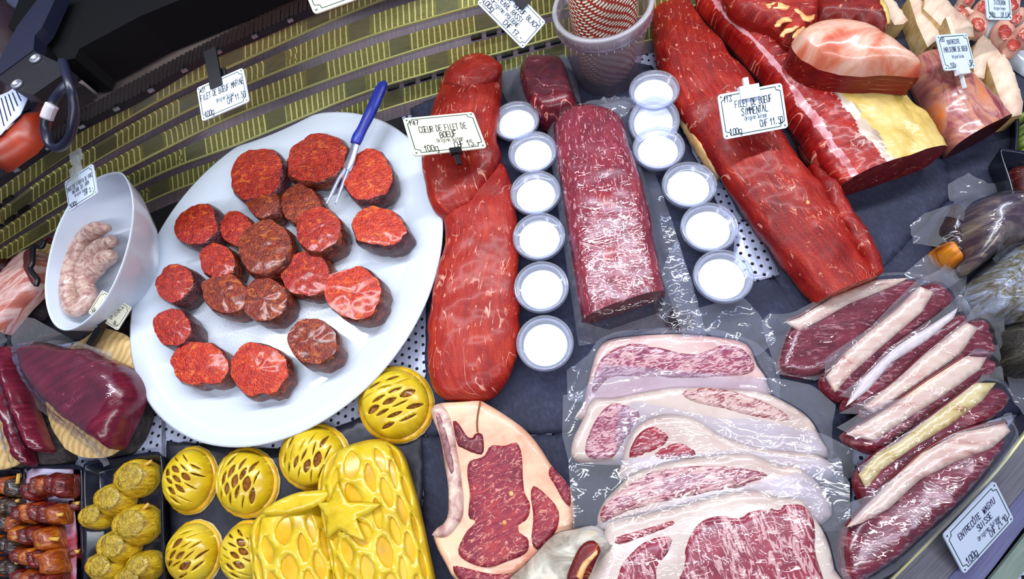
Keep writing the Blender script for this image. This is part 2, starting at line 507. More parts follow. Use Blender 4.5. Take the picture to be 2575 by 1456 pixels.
def slat_mat(seed):
    t = NT('brass_toned_slat_painted_glints')
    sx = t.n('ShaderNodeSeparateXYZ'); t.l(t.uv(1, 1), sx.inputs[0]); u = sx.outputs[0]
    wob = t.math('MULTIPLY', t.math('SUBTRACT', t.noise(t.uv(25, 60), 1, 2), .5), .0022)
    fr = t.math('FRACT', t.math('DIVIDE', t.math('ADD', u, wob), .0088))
    rib = t.mr(t.math('ABSOLUTE', t.math('SUBTRACT', fr, .5)), .06, .17, 1, 0)  # bright light reflections painted into the slat colour as pale stripes, with a bump
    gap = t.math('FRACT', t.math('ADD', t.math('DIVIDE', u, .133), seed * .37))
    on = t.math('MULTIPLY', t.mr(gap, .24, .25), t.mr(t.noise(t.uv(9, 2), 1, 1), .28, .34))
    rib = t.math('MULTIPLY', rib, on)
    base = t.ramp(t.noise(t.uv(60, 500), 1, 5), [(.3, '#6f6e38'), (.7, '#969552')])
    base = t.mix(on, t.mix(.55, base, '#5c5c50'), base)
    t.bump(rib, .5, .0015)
    return t.done(t.mix(rib, base, '#f0ec9c'), .38, .6, .1, .15)  # rib: the painted light reflections, mixed in as pale stripes

# ------------------------------------------------------------------ the case: deck, rear grille wall, front rail
W4 = [P(*p, 0) for p in ((-500, 1900), (3200, 1900), (3000, -500), (-300, -300))]
def prism(name, pts, zt, zb, mat, parent=None, smooth=False):
    n = len(pts); V = [Vector((p[0], p[1], zt)) for p in pts] + [Vector((p[0], p[1], zb)) for p in pts]
    a = sum(pts[i][0] * pts[(i + 1) % n][1] - pts[(i + 1) % n][0] * pts[i][1] for i in range(n))
    if a < 0: V = V[:n][::-1] + V[n:][::-1]
    Fc = [list(range(n)), list(range(2 * n - 1, n - 1, -1))] + [[i, i + n, (i + 1) % n + n, (i + 1) % n] for i in range(n)]
    return mk(name, V, Fc, mat, parent, [(v.x, v.y) for v in V], smooth)
prop(prism('floor', W4, 0, -.004, PERF), kind='structure')
for px_pts in ([(406, 1030), (412, 1030), (415, 1500), (408, 1500)],):
    prop(prism('trim_1', [P(*p, .003) for p in px_pts], .003, 0, STEEL), kind='structure')

rear = bpy.data.objects.new('wall_rear', None); COL.objects.link(rear); prop(rear, kind='structure')
SX = [-120, 0, 160, 400, 600, 900, 1100, 1284, 1480, 1700, 2100, 2600]
SY = [[590, 504, 390, 248, 154, 20, -50, -110, -165, -220, -310, -410],
      [640, 558, 447, 311, 217, 98, 37, -12, -60, -110, -195, -290],
      [685, 607, 507, 378, 283, 170, 106, 57, 5, -45, -125, -215],
      [730, 655, 561, 434, 358, 235, 174, 122, 70, 20, -55, -140],
      [775, 700, 612, 492, 418, 296, 233, 185, 135, 85, 15, -65]]
def curve(ys, n=90):
    return catmull(list(zip(SX, ys)), n, False)
def ribbon(name, A, za, B, zb, mat, parent, thick=.004, rows=2):
    n = len(A); V, U = [], []
    a = [P(*p, za) for p in A]; b = [P(*p, zb) for p in B]; ln = 0
    for i in range(n):
        if i: ln += (a[i] - a[i - 1]).length
        for j in range(rows + 1):
            p = a[i].lerp(b[i], j / rows); V.append(p); U.append((ln, (p - a[i]).length))
    back = len(V)
    for i in range(n):
        for j in range(rows + 1):
            V.append(V[i * (rows + 1) + j] + Vector((0, .0, -thick))); U.append(U[i * (rows + 1) + j])
    K = rows + 1; Fc = []
    for i in range(n - 1):
        for j in range(rows):
            q = [i * K + j, (i + 1) * K + j, (i + 1) * K + j + 1, i * K + j + 1]
            Fc.append(q); Fc.append([x + back for x in q[::-1]])
        for j in (0, rows):
            Fc.append([i * K + j, i * K + j + back, (i + 1) * K + j + back, (i + 1) * K + j])
    return mk(name, V, Fc, mat, parent, U, False)
ZS = [.003 + (4 - k) * .034 for k in range(5)]
EDGE = plain('slat_lip', '#a9a765', .3, .6, .1)
for k in range(5):
    low = curve(SY[k])
    up = SY[k - 1] if k else [y - 1.0 * (SY[1][i] - SY[0][i]) for i, y in enumerate(SY[0])]
    hi = curve([a + (b - a) * (.60 if k else .66) for a, b in zip(SY[k], up)])
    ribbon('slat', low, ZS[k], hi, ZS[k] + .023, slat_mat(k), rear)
    lip = curve([y + 3.5 for y in SY[k]])
    ribbon('slat_lip', lip, ZS[k] - .001, low, ZS[k] + .0005, EDGE, rear, .002, 1)
    if k: ribbon('riser_band', hi, ZS[k] + .0215, curve([y + 3 for y in SY[k - 1]]), ZS[k - 1] - .003, STEELD, rear)
    else: TOPHI = hi
# slotted bands under the lower slats
for k, x0, x1, st in ((4, 975, 1440, 41), (3, 1185, 1330, 38), (2, -20, 70, 34), (1, -20, 40, 30)):
    up = SY[k - 1]
    for x in range(x0, x1, st):
        f = lambda q: np.interp(q, SX, [a + (b - a) * .80 for a, b in zip(SY[k], up)])
        xa, xb = x, x + st * .68
        z = ZS[k] + .031
        quad = [P(xa, f(xa) - 4, z), P(xb, f(xb) - 4, z), P(xb, f(xb) + 4, z), P(xa, f(xa) + 4, z)]
        prism('slot', quad, z + .002, z - .002, BLACK, rear)
ribbon('lower_lip', curve([y + 34 for y in SY[4]]), .0015, curve([y + 5 for y in SY[4]]), .0022, STEELD, rear, .001)
GU = [(-120, 490), (0, 408), (187, 291), (288, 231), (433, 153), (660, 37), (800, -25), (1000, -110), (1300, -220), (1700, -330), (2600, -520)]
GL = [(-120, 545), (0, 462), (185, 334), (346, 252), (519, 150), (660, 88), (800, 26), (1000, -50), (1300, -150), (1700, -260), (2600, -450)]
gl, gu = catmull(GL, 120, False), catmull(GU, 120, False)
ribbon('grille_band', gl, .168, gu, .190, BLACKM, rear)
fv, ff = [], []
for i in range(2, 119):
    for s in (0.15, .62):
        a = gl[i] * (1 - s) + gl[min(i + 1, 119)] * s; b = gu[i] * (1 - s) + gu[min(i + 1, 119)] * s
        p, q = P(*(a * .75 + b * .25), .175), P(*(a * .08 + b * .92), .192)
        d = Vector((.0016, .0005, 0)); u = Vector((0, 0, .003)); c = len(fv)
        fv += [p - d, p + d, q + d, q - d, p - d + u, p + d + u, q + d + u, q - d + u]
        ff += [[c + 4, c + 5, c + 6, c + 7], [c, c + 4, c + 7, c + 3], [c + 1, c + 2, c + 6, c + 5], [c, c + 1, c + 5, c + 4]]
prop(mk('grille_fins', fv, ff, plain('grille_grey', '#2b2a28', .4), rear, smooth=False), kind='stuff')
for i in range(4, 119, 4):
    p = P(*(gl[i] * .9 + gu[i] * .1), .1735)
    box('grille_stud', p, (.0035, .0015, 0), (-.0006, .0012, 0), (0, 0, .002), STEEL, rear)
LU = [(-120, 400), (0, 330), (110, 262), (185, 215), (254, 170), (433, 70), (660, -60), (800, -140), (1000, -230), (1300, -330), (1700, -440), (2600, -630)]
prop(ribbon('trim_2', gu, .191, catmull(LU, 120, False), .200, blotch('ledge_metal', [(.3, '#95847f'), (.7, '#a99792')], (40, 40), .5, .05, 0, 3), None), kind='structure')
prop(prism('wall_back_counter', [P(*p, .13) for p in ((-700, 620), (-120, 330), (700, -80), (1800, -460), (1500, -1000), (-700, -300))], .13, .11, plain('counter_dark', '#15131c', .5)), kind='structure')

# front rail, bottom right
def rail(name, A, B, za, zb, mat, thick=.004):
    return prop(ribbon(name, catmull(A, 40, False), za, catmull(B, 40, False), zb, mat, None, thick), kind='structure')
RA = [(2130, 1560), (2240, 1456), (2340, 1356), (2430, 1262), (2507, 1180), (2575, 1092), (2660, 975)]
RB = [(x + 4, y + 5) for x, y in RA]
RC = [(2290, 1560), (2385, 1456), (2470, 1360), (2545, 1270), (2620, 1175), (2700, 1060), (2760, 970)]
RD = [(2380, 1560), (2475, 1456), (2560, 1345), (2640, 1240), (2720, 1130), (2780, 1040), (2830, 960)]
RE = [(2400, 1560), (2490, 1456), (2575, 1350), (2655, 1245), (2735, 1135), (2800, 1040), (2850, 960)]
RF = [(2480, 1560), (2560, 1456), (2640, 1350), (2720, 1240), (2800, 1130), (2860, 1040), (2900, 960)]
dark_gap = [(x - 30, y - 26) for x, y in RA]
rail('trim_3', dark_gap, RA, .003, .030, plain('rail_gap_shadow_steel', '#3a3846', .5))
rail('trim_4', RA, RB, .0305, .031, plain('rail_bright_lip', '#d6d29a', .3, .6, 0, .2))
rail('trim_5', RB, RC, .031, .024, blotch('rail_steel', [(.35, '#77757e'), (.65, '#908e98')], (14, 260), .36, .08, 0, 4, 0, .0003, .5))
rail('trim_6', RC, RD, .026, .020, blotch('rail_steel_low', [(.3, '#6a6c93'), (.7, '#8385ab')], (12, 200), .4, .05, 0, 4, 0, .0003, .4))
rail('trim_7', RD, RE, .012, .011, BLACK)
rail('trim_8', RE, RF, .020, .018, blotch('rail_green_glass', [(.3, '#66746e'), (.7, '#86948a')], (12, 90), .3, .05))

# slate boards on the deck
def slate(pts, z, h, label, mat=SLATE):
    o = slab('slate_board', pts, z, h, mat, None, .003, .55, 0, .0006, 120, .009, 1., False, .4, None, .0022)
    return prop(o, label, 'slate board', 'slate boards on the deck')
slate([(1030, 268), (1270, 160), (1480, 130), (1640, 160), (1850, 600), (1950, 700), (2060, 800), (1990, 830), (1440, 1085), (1290, 1094), (1062, 1094), (1075, 560)], 0, .008,
      'slate board under the raw beef fillets and white sauce cups')
slate([(1060, 1098), (1290, 1098), (1440, 1090), (1990, 828), (2150, 900), (2140, 1560), (1060, 1560)], .0005, .008,
      'slate board under the bone-in rib steak and marbled steak packs')
slate([(1690, 60), (1750, -60), (2240, -60), (2330, 60), (2360, 330), (2410, 480), (2240, 660), (2090, 790), (2000, 790), (1900, 590), (1700, 250)], .0008, .009,
      'slate board under the long fillet and the fat-capped roast')
slate([(2260, -60), (2720, -60), (2720, 560), (2440, 560), (2392, 490), (2350, 330), (2300, 120)], .0012, .008,
      'slate board under the pale cut bones at the top right corner')
slate([(2170, 700), (2235, 650), (2400, 485), (2470, 540), (2720, 560), (2720, 1000), (2480, 1060), (2100, 960), (1990, 830)], .0012, .007,
      'slate board under the silvery vacuum packs at the right edge')
slate([(412, 1108), (700, 1130), (900, 1050), (1062, 1085), (1058, 1560), (430, 1560), (418, 1300)], .0002, .006,
      'smooth dark slate board under the yellow pastries', blotch('smooth_slate', [(.3, '#1a1b24'), (.7, '#2b2d3a')], (30, 30), .4, .15))
slate([(-60, 770), (340, 520), (700, 372), (1005, 283), (1022, 330), (1000, 430), (700, 600), (420, 760), (330, 880), (250, 850), (-60, 900)], .0003, .0008,
      'thin dark sheet under the sausage bowl and the platter end', BLACKM)  # thin black sheet on the deck between bowl and platter
# perforated strip laid between the two cup and fillet slates
o = slab('perforated_strip', [(1850, 560), (1895, 555), (1962, 690), (1900, 708), (1840, 690)], .0086, .001, PERF, None, .001, .9, 0, 0, 1, .01, 1., False)
prop(o, 'perforated steel strip showing beside the lowest sauce cups', 'metal strip')

# ------------------------------------------------------------------ scale, cable and things behind the counter, top left
sc = thing('counter_scale', P(400, 60, .24), 'large black counter scale seen from behind above the grille', 'scale')
slab('body', [(120, 150), (200, -90), (900, -90), (742, 0), (433, 128), (292, 205), (282, 228), (255, 212), (246, 234), (222, 200)], .205, .05, plain('scale_black', '#040406', .75, .15), sc, .004, 1., 0, 0, 1, .03, 0., False, smooth=False)
slab('housing', crop(0, 0, 3.033, [(-30, 590), (250, 385), (495, 500), (490, 560), (255, 722), (130, 690)]), .26, .015, plain('scale_grey', '#131219', .6, .3), sc, .004, 1., 0, 0, 1, .02, 1., False, smooth=False)
slab('cover', crop(0, 0, 3.033, [(-60, 560), (-30, 500), (130, 200), (280, 0), (330, -90), (460, -90), (390, 60), (320, 210), (265, 270), (255, 380), (-30, 590)]), .262, .014, plain('scale_blue_black', '#12152a', .45), sc, .004, 1., 0, 0, 1, .02, 1., False, smooth=False)
slab('foot', crop(0, 0, 3.033, [(225, 730), (490, 575), (640, 650), (550, 690), (410, 800), (290, 910), (240, 900)]), .206, .02, plain('scale_foot', '#0a090c', .5), sc, .003, 1., 0, 0, 1, .02, 1., False, smooth=False)
for (x, y) in crop(0, 0, 3.033, [(268, 447), (127, 641)]):
    c = P(x, y, .2765)
    lathe('screw', [(0, 0), (.0035, 0), (.0042, .0012), (.0058, .0012), (.0062, 0), (.0062, -.001)], c, STEEL, sc, 20)
cb = thing('power_cable', P(150, 330, .24), 'black power cable hanging in a loop below the scale', 'cable')
pc = crop(0, 0, 3.033, [(480, 470), (530, 640), (562, 800), (558, 940), (530, 1050), (475, 1115), (420, 1128), (368, 1085), (345, 985), (350, 900), (390, 805), (445, 715), (510, 640)])
zc = [.30, .30, .29, .28, .27, .262, .258, .26, .266, .272, .276, .272, .27]
tube('cord', [P(x, y, z) for (x, y), z in zip(pc, zc)], .0042, plain('cable_rubber', '#14162a', .35), cb, 12, 60)
tube('cord_label', [P(*p, z) for p, z in zip(crop(0, 0, 3.033, [(355, 905), (372, 855), (398, 802)]), (.275, .278, .281))], .0056, plain('cord_label_white', '#b9b4bd', .5), cb, 12, 8)
o = slab('orange_bin', crop(0, 0, 3.033, [(-90, 1230), (-90, 1000), (110, 900), (215, 730), (262, 765), (232, 930), (150, 1065), (0, 1165)]), .22, .022, blotch('orange_plastic', [(.3, '#6e1d0a'), (.7, '#a8340f')], (20, 20), .4, .1), None, .006, .5, 0, 0, 1, .012, 1.)
prop(o, 'red orange plastic bin under the paper at the left edge', 'bin')
pp = thing('price_sheet', P(20, 280, .245), 'white printed sheet with grid lines at the left edge', 'paper')
sheet_px = crop(0, 0, 3.033, [(-90, 1060), (-90, 760), (60, 700), (110, 662), (222, 714), (150, 870), (60, 955), (0, 1025)])
slab('sheet', sheet_px, .2445, .0012, plain('sheet_white', '#c9d2ff', .6), pp, .001, .9, 0, 0, 1, .012, 1., False)
INK = plain('ink_blue_black', '#1a1840', .6)
lv, lf = [], []
for i in range(7):
    a, b = P(*crop(0, 0, 3.033, [(-20 + i * 28, 760 - i * 14)])[0], .2462), P(*crop(0, 0, 3.033, [(30 + i * 26, 960 - i * 38)])[0], .2462)
    d = (b - a).cross(Vector((0, 0, 1))).normalized() * .0006; c = len(lv)
    lv += [a - d, a + d, b + d, b - d]; lf.append([c, c + 1, c + 2, c + 3])
mk('printed_lines', lv, lf, INK, pp, smooth=False)
o = slab('padded_stool', crop(0, 0, 3.033, [(-120, -60), (20, -10), (95, 80), (132, 200), (90, 300), (20, 470), (-120, 640)]), .20, .03, plain('stool_brown', '#23101a', .55), None, .02, .4, .01, 0, 1, .016, 1.)
prop(o, 'dark brown padded edge at the upper left corner', 'seat')
o = slab('wall_cabinet', crop(0, 0, 3.033, [(30, -60), (300, -60), (240, 40), (130, 215), (95, 80), (40, 20)]), .19, .012, blotch('cabinet_lilac', [(.3, '#454d63'), (.7, '#5c6480')], (9, 30), .35, .05), None, .003, .8, 0, 0, 1, .02, 1., False)
prop(o, 'grey lilac cabinet front at the very top left corner', 'cabinet')

# ------------------------------------------------------------------ oval platter with the marinated medallions
def ell(cx, cy, a, b, rot, n=96):
    c, s = math.cos(rot), math.sin(rot)
    return [(cx + a * math.cos(t) * c + b * math.sin(t) * s, cy - a * math.cos(t) * s + b * math.sin(t) * c) for t in [2 * math.pi * i / n for i in range(n)]]
def rings(name, stack, mat, parent, cap0=True, cap1=True, uvs=None):
    """stack of closed rings (lists of Vectors, same length) -> skin"""
    n = len(stack[0]); V = [p for r in stack for p in r]; Fc = []
    for k in range(len(stack) - 1):
        for i in range(n):
            j = (i + 1) % n
            Fc.append([k * n + i, k * n + j, (k + 1) * n + j, (k + 1) * n + i])
    if cap0: Fc.append(list(range(n))[::-1])
    if cap1: Fc.append([(len(stack) - 1) * n + i for i in range(n)])
    return mk(name, V, Fc, mat, parent, uvs or [(p[0], p[1]) for p in V])
def scaled(ring, c, s, z, dx=0, dy=0):
    return [Vector((c[0] + (p[0] - c[0]) * s + dx, c[1] + (p[1] - c[1]) * s + dy, z)) for p in ring]
def plate_mat():
    t = NT('glazed_porcelain_with_paprika')
    c = t.uv(1, 1)
    dust = t.noise(t.uv(620, 620), 1, 3, .8); area = t.noise(t.uv(13, 13), 1, 3, .5)
    d = t.n('ShaderNodeVectorMath', operation='DISTANCE'); t.l(c, d.inputs[0]); cc = P(700, 690, .01); d.inputs[1].default_value = (cc.x, cc.y, 0)
    near = t.mr(d.outputs['Value'], .09, .17, 1, 0)
    m = t.math('MULTIPLY', t.math('MULTIPLY', t.mr(dust, .52, .62), near), t.mr(area, .36, .58, .15, 1))
    return t.done(t.mix(t.math('MULTIPLY', m, .85), '#cdd6e4', '#8a4a3c'), .12, .5, .3)
PORC = plain('white_porcelain', '#cdd6e4', .14, .5, .3)
PL_C = (720, 703)
rim_px = ell(*PL_C, 471, 334, math.radians(51), 120)
zr = .030
rim = [P(x, y, zr) for x, y in rim_px]; pc0 = P(*PL_C, zr)
platter = thing('oval_platter', (pc0.x, pc0.y, .0055), 'large white oval platter of marinated beef medallions', 'platter')
rings('rim', [scaled(rim, pc0, .77, 0.0135), scaled(rim, pc0, .90, 0.0200), scaled(rim, pc0, .985, 0.0265), scaled(rim, pc0, 1.0, 0.0285), scaled(rim, pc0, 1.0, 0.0300),
              scaled(rim, pc0, .985, 0.0315), scaled(rim, pc0, .90, 0.0255), scaled(rim, pc0, .80, 0.0205), scaled(rim, pc0, .77, 0.0185), scaled(rim, pc0, .755, 0.0175)], PORC, platter, False, False)
rings('well', [scaled(rim, pc0, .70, 0.0055), scaled(rim, pc0, .72, 0.0065), scaled(rim, pc0, .77, 0.0135), scaled(rim, pc0, .77, 0.0180), scaled(rim, pc0, .755, 0.0175)] +
      [scaled(rim, pc0, s, 0.0172) for s in (.7, .5, .3, .1, .01)], plate_mat(), platter, True, True)
WELL = .0173
def mar(name, c, orange, rough=.27):
    t = NT(name)
    a = t.noise(t.uv(130, 130), 1, 6, .7, .8); g = t.vor(t.uv(420, 420), 1)
    col = t.ramp(a, [(.3, c[0]), (.5, c[1]), (.7, c[2])])
    col = t.mix(t.math('MULTIPLY', t.mr(t.noise(t.uv(55, 90), 1, 4, .6, 1.5), .58, .66), .75), col, orange)
    col = t.mix(t.mr(t.vor(t.uv(330, 330), 1), .0, .16, .55, 0), col, '#e07a38')
    t.bump(t.math('ADD', a, t.math('MULTIPLY', g, .8)), .8, .0016)
    return t.done(col, rough, .55, .35, coatr=.15)
MF = [mar('marinated_cut_red', ('#660a06', '#9c190a', '#c23a14'), '#d8661a'),
      mar('marinated_cut_orange', ('#7c1006', '#b4260c', '#d65018'), '#e07a20'),
      mar('marinated_cut_brown', ('#3f0e06', '#7a2208', '#a5400f'), '#b8601a')]
MS = [mar('marinated_side_plum', ('#1f0810', '#451620', '#6b2a2c'), '#8a3a18', .35), mar('marinated_side_brown', ('#220904', '#55180a', '#8a3410'), '#b85a18', .33)]
def medallion(x, y, a, b, rot, hgt, tone, side, label, lean=(0, 0), spiky=.09, base=WELL):
    SEED[0] += 1; sd = SEED[0]; rnd = random.Random(sd)
    zt = base + hgt; c = P(x, y, zt); n = 44
    ring = [P(px, py, zt) for px, py in ell(x, y, a, b, math.radians(rot), n)]
    k = [1 + spiky * (noise.noise(Vector((math.cos(i * 6.283 / n) * 1.6 + sd, math.sin(i * 6.283 / n) * 1.6, sd * .7))) + .45 * noise.noise(Vector((math.cos(i * 6.283 / n) * 4.5 + sd, math.sin(i * 6.283 / n) * 4.5, 3)))) * 1.6 for i in range(n)]
    ring = [Vector((c.x + (p.x - c.x) * q, c.y + (p.y - c.y) * q, zt)) for p, q in zip(ring, k)]
    th = thing('beef_medallion', (c.x + lean[0], c.y + lean[1], base), label, 'meat', 'marinated beef medallions on the white platter')
    st, U = [], []; prof = [(0, .88), (.05, .95), (.25, 1.03), (.5, 1.06), (.75, 1.05), (.92, 1.02), (1, .975)]
    for s, q in prof:
        r = []
        for i, p in enumerate(ring):
            w = q + .05 * noise.noise(Vector((p.x * 70, p.y * 70, s * 2.5 + sd)))
            r.append(Vector((c.x + (p.x - c.x) * w + lean[0] * (1 - s), c.y + (p.y - c.y) * w + lean[1] * (1 - s), base + hgt * s)))
            U.append((i / n * .18, s * hgt))
        st.append(r)
    rings('crust', st, MS[side], th, True, False, U)
    tp = [st[-1]]; bul = rnd.uniform(.001, .003)
    for s in (.93, .8, .62, .42, .22, .06):
        tp.append([Vector((c.x + (p.x - c.x) * s * .975, c.y + (p.y - c.y) * s * .975, zt + bul * (1 - s * s) + nz(p.x * s, p.y * s, sd, 110, .0016, sd))) for p in ring])
    rings('cut_face', tp, MF[tone], th, False, True)
    return th
MED = [ # x, y, a, b, rot, height, face, side, lean, label
 (645, 437, 70, 54, 38, .026, 0, 0, (0, 0), 'red beef medallion on the platter, upper left of the two largest at the top'),
 (796, 396, 72, 56, 25, .026, 0, 1, (0, 0), 'large round red medallion beside the fork tines at the platter top'),
 (924, 440, 62, 58, 60, .026, 1, 0, (.002, -.004), 'bright orange medallion right of the fork under the blue handle'),
 (661, 507, 38, 40, 40, .024, 2, 1, (.004, -.004), 'small rough medallion tucked below the upper left red one'),
 (754, 510, 46, 44, 30, .022, 2, 1, (.006, -.003), 'brownish medallion at the fork tine tips'),
 (492, 566, 56, 46, 40, .026, 0, 0, (.003, -.002), 'red medallion standing alone at the upper left of the platter'),
 (594, 574, 38, 40, 30, .022, 0, 1, (.002, -.003), 'small red medallion left of the largest brown one'),
 (800, 574, 56, 50, 40, .030, 0, 1, (.004, -.005), 'tall pointed red medallion just below the fork tines'),
 (952, 570, 66, 44, -12, .030, 1, 0, (.002, -.003), 'orange ragged-topped medallion at the right side of the platter'),
 (665, 620, 68, 58, 50, .030, 2, 1, (.003, -.006), 'largest dark brown medallion in the platter centre'),
 (546, 655, 40, 44, 60, .026, 0, 1, (.004, -.004), 'small dark red medallion in the left middle of the platter'),
 (768, 688, 58, 54, -30, .022, 0, 1, (.006, -.002), 'orange red medallion right below the brown central one'),
 (440, 710, 46, 42, 55, .026, 0, 0, (.004, -.002), 'red medallion at the left rim of the well, upper of two'),
 (565, 738, 46, 54, 70, .026, 2, 1, (.005, -.006), 'olive brown medallion left of the darkest small one'),
 (890, 738, 62, 66, 60, .028, 1, 1, (.006, -.003), 'big marbled medallion at the right with a split side'),
 (665, 752, 52, 50, 20, .026, 2, 1, (.004, -.004), 'darkest small medallion below the central brown one'),
 (433, 822, 42, 44, 50, .028, 0, 0, (.005, -.004), 'red medallion at the left rim of the well, lower of two'),
 (500, 915, 52, 68, 82, .024, 1, 1, (.002, -.003), 'bright red folded medallion at the lower left of the platter'),
 (649, 928, 62, 68, 70, .022, 1, 1, (.002, -.004), 'round bright orange medallion at the bottom of the platter'),
 (784, 858, 54, 56, 60, .028, 2, 1, (.002, -.006), 'dark glossy medallion alone at the lower right of the platter'),
]
for x, y, a, b, r, hg, tn, sd_, ln_, lb in MED:
    medallion(x, y, a * 1.07, b * 1.09, r, hg * 1.12, tn, sd_, lb, ln_)

# two-pronged fork with blue handle
fk = thing('carving_fork', P(850, 480, WELL), 'two-tined steel fork with a blue handle resting on the platter', 'fork')
BLUE = blotch('blue_handle_plastic', [(.3, '#16207a'), (.7, '#2536a8')], (60, 60), .38, .15)
tube('handle', [P(x, y, z) for x, y, z in ((968, 207, .072), (958, 222, .0725), (935, 275, .068), (912, 322, .062), (900, 345, .059), (893, 362, .057))], [.0045, .0082, .0088, .0078, .0088, .0075], BLUE, fk, 20, 40, .7)
CHROME = blotch('polished_steel', [(.3, '#a9b3dd'), (.7, '#e2e8ff')], (40, 40), .2, .02, 0, 4, 0, .0003, .75)
tube('shank', [P(x, y, z) for x, y, z in ((897, 352, .058), (888, 385, .054), (878, 415, .050), (872, 430, .048))], [.0068, .0062, .0072, .0060], CHROME, fk, 16, 24, .35)
tube('tine', [P(x, y, z) for x, y, z in ((872, 420, .049), (853, 448, .046), (835, 485, .043), (819, 514, .040))], [.0036, .0034, .0030, .0012], CHROME, fk, 10, 24, .6)
tube('tine', [P(x, y, z) for x, y, z in ((878, 420, .049), (866, 452, .046), (854, 486, .043), (843, 513, .040))], [.0036, .0032, .0027, .0012], CHROME, fk, 10, 24, .6)

# ------------------------------------------------------------------ beef fillets between platter and cups
RAW = meat('raw_fillet', ('#660a0a', '#8c150e', '#aa301a'), '#d89682', .020, (22, 60), .02, (60, 300), (26, 190), .40, .7, .12, .52)
RAW2 = meat('raw_fillet_bright', ('#6e0c0a', '#961a10', '#b4381c'), '#d89884', .020, (24, 64), .02, (60, 300), (30, 210), .40, .7, .12, .53, ('#bc4a1c', .62))
SL = .0085
o = loft('beef_fillet', [(1145, 440), (1120, 540), (1118, 620), (1098, 700), (1082, 800), (1078, 880), (1085, 960), (1110, 1000), (1150, 1008)],
         [(1270, 420), (1292, 480), (1302, 580), (1305, 690), (1307, 780), (1308, 860), (1290, 930), (1250, 990), (1200, 1010)], SL, .040, RAW2, None, 80, 30, .0022, 45)
prop(o, 'long bright red raw fillet of beef, lower of the two beside the platter', 'meat', 'raw beef fillets on slate')
o = loft('beef_fillet', [(1150, 165), (1118, 200), (1100, 255), (1075, 330), (1062, 400), (1072, 470), (1085, 520), (1108, 546), (1130, 548)],
         [(1235, 150), (1262, 175), (1262, 235), (1258, 290), (1250, 350), (1262, 400), (1235, 455), (1190, 520), (1150, 547)], SL + .012, .044, RAW, None, 80, 30, .0022, 45)
prop(o, 'red raw fillet of beef behind the sign, lying over the longer fillet end', 'meat', 'raw beef fillets on slate')
o = loft('fillet_tip', [(1117, 215), (1125, 185), (1150, 165), (1190, 152)], [(1180, 232), (1225, 215), (1258, 195), (1262, 168)], SL + .04, .022, RAW, None, 30, 18, .002, 60)
prop(o, 'folded red fillet tip at the top end under the grille', 'meat', 'raw beef fillets on slate')

# ------------------------------------------------------------------ sauce cups
CUP = clear('cup_plastic', '#f2f5ff', .22, 1.4, .1)
SAUCE = plain('white_sauce', '#f4f6fb', .3, .5, .2)
LID = clear('lid_plastic', '#fbfcff', .03, 1.4, .06)
LIDR = clear('lid_rim_plastic', '#e9eeff', .14, 1.5, .08)
def cup_proto(x, y, label, R=.0335, H=.031, tilt=None):
    c = P(x, y, SL + H); c.z = SL
    th = thing('sauce_cup', c, label, 'cup', 'white sauce cups with clear lids')
    r0, r1 = R * .68, R * .88
    lathe('cup', [(0, 0), (r0 * .95, 0), (r0, .0015), (r1, H - .003), (R * .94, H - .003), (R * .94, H - .0015), (r1 * .97, H - .0015), (r0 * .96, .003), (0, .003)], c, CUP, th, 40)
    lathe('sauce', [(r0 * .955, .0035), (r1 * .90, H - .0085), (r1 * .86, H - .0075), (r1 * .5, H - .0070), (0, H - .0070)], c, SAUCE, th, 40)
    lathe('lid_rim', [(R * .955, H - .004), (R, H - .004), (R * 1.01, H - .001), (R * 1.0, H + .0022), (R * .96, H + .0032), (R * .92, H + .0026), (R * .90, H + .0006), (R * .87, H + .0006), (R * .86, H + .0018), (R * .82, H + .0018)], c, LIDR, th, 48)
    lathe('lid', [(R * .82, H + .0018), (R * .80, H + .0012), (R * .6, H + .0012), (0, H + .0012)], c, LID, th, 40)
    return th
def cup_copy(src, x, y, label, tilt=None, H=.031, dz=0):
    c = P(x, y, SL + H + dz); c.z = SL + dz
    t = src.copy(); COL.objects.link(t); t.location = c; t['label'] = label
    if tilt: t.rotation_euler = tilt
    for ch in src.children:
        k = ch.copy(); COL.objects.link(k); k.parent = t
    return t
c0 = cup_proto(1297, 303, 'lidded cup of white sauce, topmost of the left row beside the fillets')
for i, (x, y) in enumerate([(1339, 382), (1346, 484), (1355, 594), (1361, 721), (1370, 862)]):
    cup_copy(c0, x, y, ['lidded cup of white sauce, second from the top in the left row', 'lidded cup of white sauce, third from the top in the left row',
                        'lidded cup of white sauce, fourth from the top in the left row', 'lidded cup of white sauce, fifth from the top in the left row',
                        'lidded cup of white sauce, lowest of the left row by the packed fillet'][i])
for x, y, t, dz, lb in [(1645, 226, None, .012, 'lidded cup of white sauce standing against the twine bucket'), (1643, 284, (math.radians(24), 0, 0), .004, 'tilted cup of white sauce showing its side, below the bucket'),
                    (1656, 372, None, 0, 'lidded cup of white sauce, third from the top in the right row'), (1733, 464, None, 0, 'lidded cup of white sauce, fourth from the top in the right row'),
                    (1783, 571, None, 0, 'lidded cup of white sauce, fifth from the top in the right row'), (1818, 694, None, 0, 'lidded cup of white sauce, lowest of the right row by the perforated strip')]:
    cup_copy(c0, x, y, lb, t, dz=dz)

